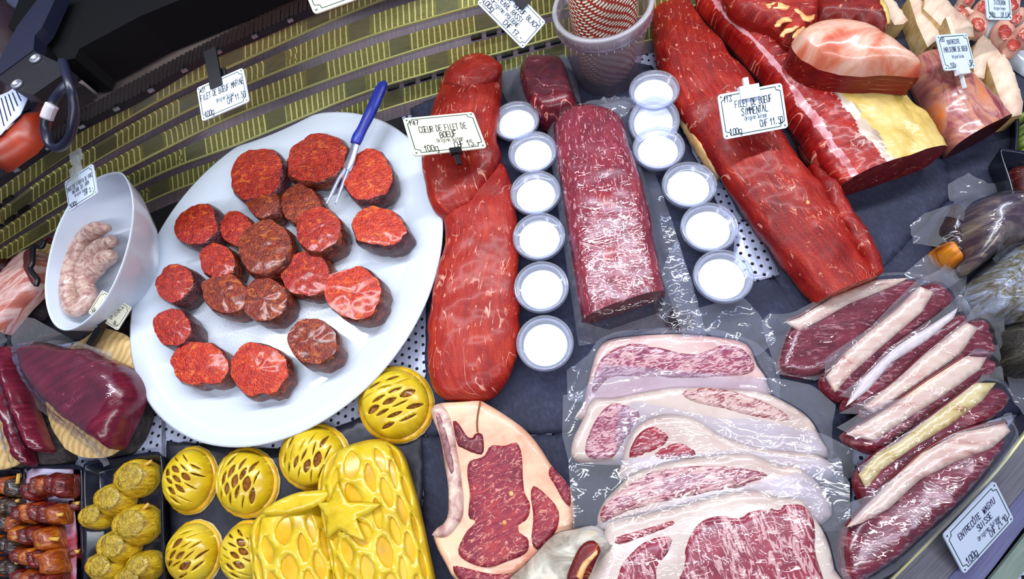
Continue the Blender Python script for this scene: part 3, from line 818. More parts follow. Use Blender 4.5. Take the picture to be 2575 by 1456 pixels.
# ------------------------------------------------------------------ vacuum packed beef
FILM = clear('vacuum_film', '#f7f7ff', .012, 1.5, .045, .3, (45, 80))
FILMW = clear('vacuum_film_milky', '#eceefb', .09, 1.5, .07, .2, (40, 65))
DARKM = meat('packed_dark_beef', ('#3a0a14', '#5e1420', '#7e2430'), '#d98a7a', .013, (40, 55), 0, (150, 150), (40, 90), .3, .3, .3, .42)
PACKM = meat('packed_marbled_fillet', ('#5a1020', '#84202e', '#a23a42'), '#dca09a', .008, (30, 50), .34, (95, 330), (30, 160), .25, .3, .4, .6)
vp = thing('packed_beef', P(1385, 230, SL), 'dark red beef piece in clear vacuum bag behind the first sauce cup', 'packed meat', 'vacuum packed beef')
tp = []
slab('meat', [(1334, 262), (1313, 215), (1306, 176), (1326, 150), (1395, 148), (1418, 156), (1434, 200), (1450, 258), (1425, 285), (1370, 290)], SL, .05, DARKM, vp, .012, .55, .004, .003, 60, .006, .75, top=tp, wall=('cut_side', DARKM))
film('bag', [(1255, 175), (1290, 150), (1325, 120), (1390, 112), (1422, 132), (1452, 215), (1462, 292), (1380, 305), (1290, 290), (1262, 230)], SL, tp, FILMW, vp, .003, tight=FILM)
vp = thing('packed_beef', P(1530, 600, SL), 'long marbled beef fillet in clear vacuum bag between the cup rows', 'packed meat', 'vacuum packed beef')
loft('meat', [(1405, 288), (1392, 330), (1398, 400), (1412, 480), (1425, 560), (1438, 650), (1450, 740), (1465, 812)], [(1500, 280), (1560, 305), (1585, 380), (1612, 460), (1632, 540), (1645, 620), (1662, 690), (1672, 742)], SL, .048, PACKM, vp, 80, 30, .0016, 50,
     cap=('cut_face', meat('packed_cut_face', ('#4a0d16', '#6a1a20', '#84302e'), '#c98a6a', .01, (60, 60), 0, (60, 60), (40, 60), .28, .25, .3, .4)))
ov = [(np.array([P(x, y, SL + .02)[:2] for x, y in [(1405, 288), (1392, 330), (1412, 480), (1438, 650), (1465, 815), (1530, 835), (1660, 790), (1672, 742), (1645, 620), (1612, 460), (1560, 305), (1500, 280)]]), Base(SL), .046, .02)]
film('bag', [(1372, 296), (1440, 278), (1570, 256), (1605, 272), (1640, 420), (1690, 560), (1735, 700), (1765, 840), (1700, 850), (1600, 838), (1520, 862), (1455, 872), (1438, 760), (1408, 560), (1385, 400)], SL, ov, FILMW, vp, .003, .006, .0014, .016, tight=FILM)
film('bag_neck', [(1440, 274), (1500, 256), (1570, 248), (1606, 264), (1565, 304), (1500, 292)], SL + .02, [], FILMW, vp, .012, .005, nf=120)
film('bag_edge', [(1660, 690), (1700, 600), (1740, 720), (1775, 850), (1720, 860), (1690, 780)], SL + .008, [], FILMW, vp, .010, .005, nf=120)
DARKL = clear('pooled_juice_film', '#a06a70', .02, 1.8, .07, .5, (80, 60))
film('juice_fold', [(1640, 740), (1685, 770), (1740, 800), (1745, 835), (1690, 838), (1650, 800)], SL + .004, [], DARKL, vp, .010, .004, nf=110)
vb = film('empty_bag', [(1720, 790), (1860, 745), (1905, 790), (1950, 860), (1900, 900), (1790, 850)], SL + .002, [], FILMW, None, .008, .006, nf=60)
prop(vb, 'empty flat margin of clear bag on slate below the last sauce cup', 'plastic bag')

# ------------------------------------------------------------------ bucket with butcher twine
def twine_mat(name, a, b, lines=230, tilt=3.):
    t = NT(name)
    sx = t.n('ShaderNodeSeparateXYZ'); t.l(t.uv(1, 1), sx.inputs[0])
    w = t.math('MULTIPLY', t.math('SUBTRACT', t.noise(t.uv(6, 20), 1, 2), .5), .012)
    ph = t.math('ADD', t.math('MULTIPLY', t.math('ADD', sx.outputs[1], w), lines), t.math('MULTIPLY', t.math('SINE', t.math('MULTIPLY', sx.outputs[0], 12.566)), tilt))
    cord = t.math('SINE', t.math('MULTIPLY', ph, 6.283))
    idx = t.math('FLOOR', ph)
    seg = t.math('FRACT', t.math('ADD', t.math('MULTIPLY', sx.outputs[0], 26), t.math('MULTIPLY', idx, .37)))
    red = t.mr(seg, .60, .66)
    col = t.mix(red, a, b)
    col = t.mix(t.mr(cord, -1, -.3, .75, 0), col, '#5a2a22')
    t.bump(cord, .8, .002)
    return t.done(col, .75, .2)
bc = P(1528, 182, SL)
bk = thing('twine_bucket', bc, 'translucent plastic bucket with a ribbed rim holding twine', 'bucket')
TUBF = clear('bucket_plastic', '#fbf2f8', .05, 1.25, .18)
TUBR = clear('bucket_rim_plastic', '#f0e6f6', .30, 1.45, .2)
BH = .118
lathe('wall', [(0, 0), (.046, 0), (.048, .002), (.0615, BH), (.060, BH), (.047, .004), (0, .003)], bc, TUBF, bk, 56)
lathe('rim', [(.0615, BH - .018), (.0655, BH - .018), (.0662, BH - .002), (.067, BH), (.0655, BH + .002), (.060, BH + .002), (.0605, BH)], bc, TUBR, bk, 64)
for i in range(40):
    a = 6.283 * i / 40
    c = bc + Vector((math.cos(a) * .0650, math.sin(a) * .0650, BH - .022)); d = Vector((math.cos(a), math.sin(a), 0)); tn = Vector((-d.y, d.x, 0))
    V = [c - tn * .0006, c + tn * .0006, c + Vector((0, 0, .016)) + tn * .0008 + d * .001, c + Vector((0, 0, .016)) - tn * .0008 + d * .001, c - d * .003 + Vector((0, 0, .0))]
    mk('rim_rib', V, [[0, 1, 2, 3], [0, 3, 4], [1, 4, 2], [0, 4, 1]], TUBR, bk, smooth=False)
sp = thing('twine_spool', bc + Vector((0, 0, .004)), 'spool of red and white twine on a blue core inside the bucket', 'twine')
TW = .158
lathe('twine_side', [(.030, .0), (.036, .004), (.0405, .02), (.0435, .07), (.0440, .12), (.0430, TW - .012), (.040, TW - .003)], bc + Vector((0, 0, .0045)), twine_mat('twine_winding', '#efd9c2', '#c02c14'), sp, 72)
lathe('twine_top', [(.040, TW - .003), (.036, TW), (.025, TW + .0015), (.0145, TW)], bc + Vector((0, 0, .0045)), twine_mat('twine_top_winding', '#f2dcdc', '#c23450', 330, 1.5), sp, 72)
lathe('core', [(.0145, TW - .004), (.0145, TW + .004), (.013, TW + .0055), (.0115, TW + .004), (.0110, TW - .05), (0, TW - .05)], bc + Vector((0, 0, .0045)), plain('core_blue', '#1b74e0', .35), sp, 40)
for _o in (bk, sp): _o.rotation_euler = (0, math.radians(-5), 0)

# ------------------------------------------------------------------ big beef cuts, upper right
SIM = meat('simmental_fillet', ('#5c0808', '#86110c', '#ac2c18'), '#d4947e', .011, (30, 70), .06, (70, 260), (28, 210), .42, .8, .1, .52)
RIB = meat('rib_lean', ('#5c080c', '#8e1414', '#b82a1c'), '#d9907c', .012, (40, 30), .16, (220, 60), (200, 40), .34, .7, .25, .5)
CUT = meat('cut_lean', ('#4a0809', '#6e1210', '#8c2016'), '#cf8264', .010, (60, 60), .10, (120, 120), (90, 90), .4, .35, .1, .52)
DCUT = meat('cut_lean_dark', ('#2a0608', '#420c0e', '#5e1614'), '#9c5a4a', .008, (50, 50), .0, (120, 120), (60, 60), .4, .35, .1, .58)
MEMB = blotch('membrane_pink', [(.28, '#a8321c'), (.42, '#bf6a4c'), (.56, '#cfa592'), (.74, '#b8703c')], (18, 26), .32, .25, .3, 7, .6)
MEMP = blotch('membrane_violet_orange', [(.26, '#5a1420'), (.40, '#8a4248'), (.54, '#b57a66'), (.70, '#d0702a')], (20, 60), .32, .3, .3, 7, 1.4)
FATY = blotch('fat_yellow', [(.28, '#9c8038'), (.46, '#c9aa58'), (.64, '#d2b872'), (.78, '#c48a4c')], (22, 30), .42, .35, .15, 7, .6)
FATO = blotch('fat_orange_edge', [(.3, '#c0743c'), (.5, '#dba567'), (.7, '#e6c28c')], (30, 60), .42, .35, .15, 6, .8)
SILV = blotch('silver_skin', [(.3, '#8c6a5a'), (.5, '#bcae9e'), (.7, '#c9a48c')], (20, 90), .3, .2, .3, 6, .8)
PINKM = blotch('pink_membrane_strip', [(.3, '#a03a34'), (.5, '#c98a92'), (.7, '#d0a0a0')], (30, 60), .3, .2, .3, 6, 1.)
S3 = .0102
rt = thing('beef_fillet', P(1900, 450, S3), 'very long red fillet of beef with a frayed end, under the three-line sign', 'meat', 'raw beef fillets on slate')
loft('fillet', [(1640, -60), (1638, 60), (1652, 170), (1705, 285), (1780, 400), (1855, 515), (1925, 615), (1992, 695), (2048, 765)],
     [(1700, -40), (1765, 60), (1830, 150), (1892, 222), (1955, 330), (2005, 415), (2070, 500), (2140, 610), (2195, 705)], S3, .05, SIM, rt, 90, 30, .0030, 45,
     cap=('frayed_end', meat('frayed_end', ('#7a0c08', '#aa2410', '#d04a1c'), '#e09a70', .016, (90, 90), .2, (160, 160), (120, 120), .36, .8, .2, .4)))
loft('chain_muscle', [(2022, 428), (2050, 505), (2095, 590), (2140, 665), (2168, 715)], [(2048, 428), (2098, 492), (2150, 580), (2190, 650), (2206, 698)], S3, .045, SIM, rt, 50, 18, .0026, 60)
loft('side_sinew', [(1655, 190), (1690, 270), (1745, 370), (1800, 450)], [(1672, 200), (1712, 278), (1765, 370), (1815, 448)], S3, .022, FATO, rt, 40, 10, .002, 80)
slab('fat_patch', [(2012, 522), (2030, 498), (2042, 512), (2040, 540), (2022, 548)], S3 + .0475, .0022, FATO, rt, .002, .4, 0, .0003, 90, .003, 1.)
slab('fat_patch', [(1992, 530), (2006, 524), (2010, 538), (1998, 546)], S3 + .0475, .002, FATO, rt, .002, .4, 0, .0003, 90, .003, 1.)

rt = thing('rib_roast', P(2150, 340, S3), 'large boneless beef roast with lean left side and yellow fat cap', 'meat')
loft('underside', [(1705, -60), (1780, 20), (1850, 90), (1925, 180), (1990, 280), (2055, 380), (2118, 462)], [(1900, -60), (2000, 40), (2100, 120), (2200, 190), (2290, 250), (2350, 310), (2384, 372)],
     S3, .058, RIB, rt, 110, 90, .0026, 45, strips=[('lean_flank', RIB, 0, .16), ('pink_strip', PINKM, .16, .21), ('lean_top', RIB, .21, .40), ('silver_strip', SILV, .40, .45), ('fat_cap', FATY, .45, .92), ('fat_edge', FATO, .92, 1)],
     cap=('cut_face', CUT), zfrac=.7, sq=.55)
loft('flank_flap', [(1985, 300), (2020, 380), (2060, 440), (2096, 470)], [(2030, 300), (2085, 375), (2125, 430), (2130, 462)], S3, .050, meat('flap_lean', ('#6e0c0c', '#a01c18', '#c45040'), '#dba48c', .02, (40, 20), .22, (200, 40), (180, 40), .34, .7, .25, .4), rt, 50, 16, .003, 60)

rt = thing('beef_joint', P(2170, 170, S3 + .04), 'rounded beef joint with pale membrane on top, lying on the fat-capped roast', 'meat')
tp = []
slab('membrane_top', [(2000, 86), (2030, 60), (2095, 46), (2180, 58), (2250, 98), (2305, 140), (2332, 172), (2300, 172), (2240, 168), (2180, 172), (2120, 166), (2060, 150), (2012, 118)], S3 + .058, .046, MEMB, rt, .018, .62, .010, .002, 50, .006, .9, wall=('cut_side', CUT), grain=.6)
rt = thing('beef_joint', P(2420, 250, S3), 'violet and orange beef joint with dark cut end beside the fat-capped roast', 'meat')
loft('membrane', [(2295, 150), (2320, 215), (2345, 280), (2372, 330), (2398, 372)], [(2375, 128), (2420, 175), (2462, 220), (2500, 258), (2536, 302)], S3, .05, MEMP, rt, 60, 26, .002, 45, cap=('cut_face', DCUT), zfrac=.6, sq=.6)
rt = thing('beef_piece', P(1960, 40, S3 + .02), 'ragged dark red beef piece with stringy fat at the top edge', 'meat')
slab('lean', [(1838, -50), (1845, 8), (1900, 42), (1952, 62), (1975, 92), (2004, 98), (2030, 78), (2050, 52), (2062, 20), (2040, -50)], S3 + .052, .03, SIM, rt, .014, .5, .004, .003, 70, .006, .8, wall=('lean_side', SIM), ragged=.002)
for q in [[(1946, 60), (1962, 44), (1985, 40), (1994, 50), (1972, 54), (1958, 66)], [(1985, 16), (2008, 20), (2032, 36), (2052, 34), (2046, 48), (2022, 50), (2002, 34)], [(1962, 86), (1974, 72), (1998, 64), (2012, 58), (2004, 70), (1980, 82), (1972, 92)],
          [(1992, 94), (2000, 78), (2018, 66), (2026, 62), (2020, 76), (2006, 90)], [(1925, 10), (1950, 2), (1975, 8), (1990, 20), (1965, 22), (1942, 22)]]:
    slab('fat_patch', q, S3 + .0835, .0022, FATO, rt, .002, .3, 0, .001, 160, .003, 1., ragged=.002)
rt = thing('beef_piece', P(2140, 20, S3 + .02), 'wide dark red lean piece edged with yellow fat at the top edge', 'meat')
slab('lean', [(2050, -60), (2055, 40), (2095, 44), (2180, 52), (2225, 78), (2240, 60), (2225, 0), (2200, -60)], S3 + .012, .06, CUT, rt, .010, .6, 0, .002, 60, .007, .9, wall=('lean_side', CUT))
tube('fat_edge', [P(x, y, z) for x, y, z in [(2188, -40, .074), (2205, 0, .076), (2222, 30, .076), (2232, 62, .070)]], [.005, .006, .0055, .003], FATY, rt, 10, 24)

# pale cut bones
BONE = blotch('cut_bone', [(.3, '#b98e7c'), (.5, '#d9bfa8'), (.7, '#e2cdb8')], (18, 36), .5, .12, .05, 7, .5)
BONEY = blotch('bone_edge', [(.3, '#b08848'), (.6, '#d8bb86')], (60, 60), .5, .3)
for i, (pts, hh, zz) in enumerate([([(90, -260), (210, -40), (395, 210), (340, 255), (240, 265), (180, 180), (40, -120)], .03, 0), ([(400, -60), (560, 0), (610, 120), (830, 370), (700, 455), (620, 520), (500, 260)], .032, 0),
                                   ([(590, -60), (830, -20), (1140, 260), (1150, 400), (930, 390), (870, 370), (570, 80)], .03, .012), ([(1140, 560), (1200, 430), (1260, 380), (1420, 540), (1480, 620), (1300, 680), (1270, 880), (1150, 850)], .03, .004),
                                   ([(1290, 640), (1500, 590), (1570, 700), (1640, 880), (1720, 1150), (1706, 1290), (1560, 1320), (1430, 1050)], .034, 0), ([(820, 180), (870, 170), (945, 400), (900, 420)], .02, .042)]):
    b = thing('marrow_bone', P(*crop(2200, 0, 4.549, [pts[0]])[0], S3 + zz), ['pale cut marrow bone nearest the dark lean piece, top edge', 'long pale marrow bone on bare slate behind the small sign', 'wide pale marrow bone slab under the lamb chops',
          'pointed pale marrow bone behind the right edge of the small sign', 'longest pale marrow bone at the right, above the black trays', 'thin bone stick standing above the small sign'][i], 'bone', 'pale cut marrow bones')
    slab('cut_face', crop(2200, 0, 4.549, pts), S3 + zz, hh, BONE, b, .003, .85, 0, .0002, 90, .006, .95, False, wall=('bone_side', BONEY), grain=.9)

# lamb chops on a white dish, top right corner
dish = slab('lamb_dish', [(2470, 50), (2520, 40), (2700, 60), (2700, 230), (2600, 180), (2540, 140), (2490, 100)], S3, .012, PORC, None, .006, .5, 0, 0, 1, .01, 1.)
prop(dish, 'white dish under the lamb chops at the right corner', 'dish')
LAMB = meat('lamb_eye', ('#8c2a26', '#b0443a', '#c86a58'), '#e6c0ae', .02, (60, 60), .1, (160, 160), (70, 70), .34, .4, .3, .4)
LFAT = blotch('lamb_fat', [(.3, '#b9705c'), (.5, '#d09c8a'), (.7, '#dcb8a6')], (50, 50), .4, .3, .1)
for i, (x, y, a, b, r, z) in enumerate([(2462, 55, 34, 22, 130, .016), (2425, 22, 30, 20, 100, .012), (2530, 75, 34, 26, 100, .018), (2555, 105, 30, 24, 60, .024), (2480, 10, 32, 20, 40, .016), (2560, 40, 26, 22, 20, .02), (2440, -12, 28, 20, 60, .02), (2545, 5, 30, 20, 150, .03), (2585, 80, 26, 30, 70, .032)]):
    c = thing('lamb_chop', P(x, y, S3 + z), ['lamb chop lowest at the left of the pile', 'lamb chop against the wide marrow bone', 'lamb chop with a curled rib end on the dish rim', 'lamb chop at the right frame edge, lowest there', 'lamb chop just left of the corner sign',
              'lamb chop right behind the corner sign', 'lamb chop cut by the top frame edge, left', 'lamb chop cut by the top frame edge, right', 'lamb chop topmost at the right frame edge'][i], 'meat', 'lamb chops piled on the white dish')
    R_ = math.radians(r)
    slab('fat', ell(x, y, a, b, R_, 16), S3 + z, .016, LFAT, c, .005, .4, .001, .001, 90, .005, .8)
    slab('eye', ell(x - 3 * math.cos(R_), y + 3 * math.sin(R_), a * .62, b * .66, R_, 14), S3 + z + .0158, .0022, LAMB, c, .003, .3, 0, .0005, 90, .004, 1.)
    tube('rib', [P(x + math.cos(R_) * a * s, y - math.sin(R_) * a * s + (s - .8) * 10, S3 + z + .012) for s in (.8, 1.2, 1.6)], [.004, .0032, .0038], BONE, c, 10, 12)

# black trays and wrapped packs at the right edge
def tray(outer, z0, label, hgt=.022, floor=.004, mat=None, group='black plastic trays'):
    mat = mat or TRAYM
    w = catmull(to_world(outer, Base(z0), hgt), 72); c = w.mean(0)
    th = thing('black_tray', (c[0], c[1], z0), label, 'tray', group)
    def rg(s, z, off=0):
        out = []
        for p in w:
            d = p - c; L_ = np.linalg.norm(d); out.append(Vector((*(c + d * (L_ - s) / L_), z)))
        return out
    rings('shell', [rg(.010, z0), rg(.007, z0 + .002), rg(.001, z0 + hgt - .002), rg(0, z0 + hgt), rg(.003, z0 + hgt), rg(.0045, z0 + hgt - .001), rg(.011, z0 + floor + .002), rg(.014, z0 + floor), rg(.03, z0 + floor)], mat, th, True, True)
    return th
TRAYM = blotch('tray_black', [(.3, '#0c0e1a'), (.7, '#161a2a')], (30, 30), .22, .03)
rr = lambda pts: [q for a, b in zip(pts, pts[1:] + pts[:1]) for q in ((a[0] * .93 + b[0] * .07, a[1] * .93 + b[1] * .07), (a[0] * .5 + b[0] * .5, a[1] * .5 + b[1] * .5), (a[0] * .07 + b[0] * .93, a[1] * .07 + b[1] * .93))]
tray(rr([(2556, 262), (2680, 240), (2700, 420), (2552, 390)]), S3, 'black tray with green garnish cut by the right frame edge')
for i, (x, y, r) in enumerate([(2568, 290, 9), (2572, 320, 10), (2570, 352, 10), (2582, 372, 9)]):
    o = slab('herb_garnish', ell(x + 6, y, r * 1.5, r, i * 1.1, 9), S3 + .004, .018, blotch('herb_green_%d' % i, [(.3, '#31401a'), (.6, '#8aa04a'), (.75, '#d8dcae')], (160, 160), .4, .5), None, .004, .4, .003, .002, 200, .003, .8)
    prop(o, ['green herb bunch topmost in the right edge tray', 'green herb bunch second in the right edge tray', 'green herb bunch third in the right edge tray', 'green herb bunch lowest in the right edge tray'][i], 'herbs', 'herbs in the right edge tray')
tray(rr([(2512, 372), (2680, 392), (2700, 560), (2556, 522)]), S3, 'black tray holding dark meat below the garnish tray', .03)
o = slab('tray_meat', [(2550, 420), (2620, 420), (2640, 520), (2580, 505)], S3 + .0045, .018, DCUT, None, .008, .4, .002, .001, 60, .006, .8)
prop(o, 'dark red meat in the lower black tray at the right edge', 'meat')
GREYM = blotch('smoked_rind', [(.28, '#221a26'), (.46, '#43363f'), (.60, '#75685c'), (.74, '#a39a86')], (26, 60), .22, .3, .4, 8, 1.2)
pk = thing('packed_joint', P(2500, 580, .009), 'dark mottled smoked joint in tight film at the right edge', 'packed meat')
tp = []
slab('joint', [(2430, 560), (2440, 515), (2478, 490), (2540, 482), (2640, 500), (2640, 590), (2560, 606), (2510, 640), (2460, 672), (2442, 640)], .009, .055, GREYM, pk, .022, .35, .008, .002, 50, .006, .75, top=tp)
film('bag', [(2350, 560), (2385, 520), (2375, 470), (2430, 440), (2480, 465), (2560, 470), (2660, 480), (2660, 610), (2560, 620), (2470, 690), (2420, 680)], .009, tp, FILMW, pk, .006, .006, .0014, .02, tight=FILM)
pk = thing('packed_morsel', P(2400, 620, .009), 'orange brown morsel in a stiff clear pouch below the bare slate', 'packed meat')
tp = []
slab('dark_part', [(2362, 590), (2380, 545), (2405, 505), (2422, 520), (2432, 600), (2440, 660), (2425, 670), (2395, 620)], .009, .026, blotch('dark_glossy', [(.3, '#120a08'), (.7, '#3a1d12')], (40, 40), .15, .3, .4), pk, .01, .4, .003, .003, 90, .005, .8, top=tp)
slab('orange_part', [(2368, 612), (2392, 605), (2412, 628), (2424, 660), (2408, 655), (2385, 640)], .009, .034, blotch('orange_crust', [(.3, '#7a3a0c'), (.55, '#d07a14'), (.75, '#e0a83c')], (90, 90), .35, .6), pk, .007, .4, .002, .002, 120, .004, .8, top=tp)
film('pouch', [(2285, 570), (2320, 540), (2400, 530), (2440, 600), (2440, 690), (2380, 660), (2320, 640), (2288, 610)], .009, tp, FILMW, pk, .006, .006, tight=FILM)
fb = film('flat_bag', [(2270, 690), (2330, 640), (2400, 660), (2420, 700), (2360, 740), (2290, 730)], .012, [], FILMW, None, .008, .006, nf=70)
prop(fb, 'flat clear bag corner below the stiff pouch', 'plastic bag')
def foil():
    t = NT('herb_crusted_foil')
    a = t.noise(t.uv(120, 120), 1, 7, .75, .8); b = t.noise(t.uv(25, 25), 1, 3)
    col = t.ramp(a, [(.32, '#2c2a28'), (.46, '#7a725c'), (.56, '#9aa3b8'), (.68, '#d5dcf4')])
    t.bump(a, 1., .003)
    return t.done(col, .3, .6, .3, .2)
o = slab('crusted_pack', [(2462, 735), (2478, 690), (2520, 645), (2570, 605), (2640, 600), (2660, 800), (2560, 800), (2500, 790)], .009, .05, foil(), None, .02, .35, .008, .004, 70, .006, .75)
prop(o, 'silvery speckled wrapped joint at the right edge below the smoked one', 'packed meat')
o = slab('crusted_pack', [(2520, 860), (2545, 815), (2640, 800), (2660, 930), (2575, 935), (2530, 910)], .009, .05, blotch('dark_herb_crust', [(.3, '#0e0c0c'), (.55, '#33302a'), (.68, '#6a6a50'), (.8, '#7aa04a')], (90, 90), .35, .8, .2, 7, 1., .003), None, .02, .35, .006, .004, 70, .006, .75)
prop(o, 'dark herb-crusted wrapped joint at the right edge beside the steak packs', 'packed meat')
o = film('loose_bag', [(2520, 900), (2550, 890), (2640, 950), (2650, 1060), (2560, 1050), (2525, 980)], .02, [], FILMW, None, .012, .006, nf=60)
prop(o, 'crumpled clear bag end at the right edge above the metal rail', 'plastic bag')

# ------------------------------------------------------------------ bone-in rib steaks
TC = lambda pts: crop(1040, 980, 3.06, pts)
STF = blotch('steak_fat', [(.28, '#cf7a5c'), (.44, '#dfa388'), (.60, '#e6bd9e'), (.76, '#e0c48c')], (16, 22), .38, .2, .2, 6, .6)
STM = meat('steak_eye', ('#5a1626', '#86263a', '#b03c3a'), '#d4907e', .014, (60, 130), .26, (130, 380), (60, 260), .36, .8, .15, .42)
STB = blotch('rib_bone', [(.28, '#7a4a48'), (.44, '#b48a84'), (.60, '#d8bfb0'), (.76, '#dcc6b0')], (40, 40), .4, .4, .1, 7, .9)
Z2 = .0092
rs = thing('rib_steak', P(1260, 1220, Z2), 'large bone-in rib steak lying flat below the fillets', 'steak', 'bone-in rib steaks')
slab('fat', TC([(130, 165), (180, 100), (330, 85), (480, 72), (560, 105), (700, 190), (850, 300), (960, 430), (1060, 585), (1180, 720), (1225, 840), (1235, 1050), (1200, 1180), (1050, 1290), (900, 1380), (700, 1470), (350, 1480), (240, 1350), (140, 1110), (250, 1000), (260, 800), (235, 600), (190, 350)]), Z2, .024, STF, rs, .005, .72, .002, .0012, 60, .0055, .95, grain=.3)
zt = Z2 + .0250
for nm, pts, mt, hh in [('eye_muscle', [(430, 550), (540, 510), (590, 430), (700, 430), (790, 405), (830, 500), (840, 680), (855, 800), (895, 880), (880, 980), (810, 1070), (880, 1150), (860, 1260), (700, 1330), (560, 1370), (400, 1320), (340, 1240), (400, 1100), (480, 1010), (420, 980), (430, 800), (410, 650)], STM, .0028),
                        ('cap_muscle', [(920, 740), (1000, 790), (1100, 900), (1120, 1000), (1085, 1100), (1000, 1200), (940, 1230), (905, 1150), (920, 980), (900, 820)], STM, .0024),
                        ('edge_muscle', [(1060, 590), (1140, 680), (1195, 740), (1208, 850), (1205, 900), (1150, 850), (1090, 740), (1040, 655)], STM, .002),
                        ('upper_muscle', [(300, 240), (345, 262), (400, 345), (440, 375), (480, 330), (530, 350), (537, 480), (500, 505), (380, 450), (335, 420)], meat('upper_muscle', ('#3e1420', '#6a1c2a', '#8e3030'), '#d99a8c', .014, (60, 60), .1, (120, 120), (60, 60), .35, .6, .2, .45), .0024),
                        ('lower_muscle', [(300, 1360), (420, 1380), (600, 1420), (800, 1420), (700, 1480), (380, 1475)], STM, .002)]:
    slab(nm, TC(pts), zt, hh, mt, rs, .0025, .3, 0, .0006, 120, .0045, 1., True, .5)
slab('rib_bone', TC([(128, 170), (182, 105), (255, 170), (305, 340), (335, 520), (362, 700), (378, 860), (360, 1000), (250, 1130), (150, 1130), (142, 1100), (245, 1000), (262, 850), (250, 640), (210, 400)]), zt - .001, .006, STB, rs, .004, .35, 0, .0006, 120, .0045, 1.)
slab('marrow', TC([(170, 190), (205, 200), (250, 330), (285, 470), (310, 600), (290, 650), (255, 560), (215, 400)]), zt + .0045, .0012, blotch('marrow_red', [(.3, '#6a3a44'), (.7, '#a87a78')], (120, 120), .4, .5), rs, .001, .5, 0, .0003, 200, .004, 1.)
tube('cut_line', [P(*p, zt + .0006) for p in TC([(515, 85), (498, 170), (488, 250), (492, 325)])], .0011, plain('cut_line_brown', '#7a4a24', .6), rs, 6, 20)
for x, y in TC([(698, 1025), (750, 800)]):
    slab('fat_crumb', ell(x, y, 6, 7, .3, 8), zt + .0026, .0015, FATO, rs, .002, .3, 0, 0, 1, .002, 1.)
rs = thing('rib_steak', P(1420, 1410, Z2 + .02), 'thick bone-in rib steak with dark rind, resting on the flat one at the bottom edge', 'steak', 'bone-in rib steaks')
RIND = blotch('aged_rind', [(.28, '#5a4a3a'), (.42, '#9a9284'), (.58, '#c8c2b4'), (.74, '#d8b890')], (24, 40), .42, .35, .1, 7, 1.)
slab('rind', TC([(700, 1500), (800, 1400), (930, 1270), (1010, 1180), (1100, 1110), (1240, 1080), (1380, 1050), (1480, 1100), (1600, 1180), (1560, 1260), (1450, 1330), (1300, 1560), (700, 1620)]), Z2 + .026, .04, RIND, rs, .016, .45, .006, .003, 60, .006, .9, wall=('dark_side', blotch('dark_rind_side', [(.3, '#1c120c'), (.6, '#4a3626'), (.8, '#6a5a3a')], (40, 40), .4, .5)))
slab('lean', TC([(1180, 1480), (1220, 1330), (1290, 1200), (1380, 1160), (1440, 1230), (1400, 1330), (1320, 1480)]), Z2 + .0715, .0035, meat('aged_lean', ('#3c0a0e', '#651418', '#8c2420'), '#c9823a', .02, (50, 50), 0, (90, 90), (50, 90), .35, .6, .2, .4), rs, .004, .3, 0, .001, 90, .005, 1.)
slab('fat_seam', TC([(1240, 1480), (1290, 1350), (1400, 1240), (1420, 1260), (1330, 1370), (1290, 1480)]), Z2 + .0742, .0026, FATO, rs, .003, .3, 0, .0006, 90, .004, 1.)

# ------------------------------------------------------------------ marbled steak packs, centre stack
WC = lambda pts: crop(1400, 800, 2.219, pts)
WF = blotch('cream_fat', [(.3, '#c2a894'), (.5, '#d8c3ae'), (.7, '#e0d0ba')], (14, 20), .3, .12, .25, 5, .5)
WFP = blotch('pale_pink_fat', [(.3, '#c99a90'), (.5, '#dcb8a8'), (.7, '#e2c8b6')], (14, 20), .3, .12, .25, 5, .5)
M1 = marble('marbling_fine_pink', '#7c2844', '#d8aaa2', .49, (90, 300), .025, '#a24a5c')
M2 = marble('marbling_pale', '#96504e', '#d8b4a2', .53, (80, 300), .025, '#9a4e52')
M4 = marble('marbling_streaked', '#86384a', '#d6aa9e', .515, (60, 300), .025, '#8a3a4a')
M5 = marble('marbling_bold', '#7c1028', '#d6a49c', .475, (220, 65), .022, '#a02c3a')
M6 = marble('marbling_red', '#7e0e1e', '#d09690', .45, (80, 220), .03, '#a8242e')
WB = [Base(.010), Base(.026, (1700, 960), (1700, 1180), .020), Base(.040, (1750, 1080), (1750, 1200), .034), Base(.052, (1750, 1180), (1750, 1330), .044), Base(.066, (1800, 1260), (1800, 1456), .058)]
GRP = 'vacuum packed marbled steaks, centre stack'
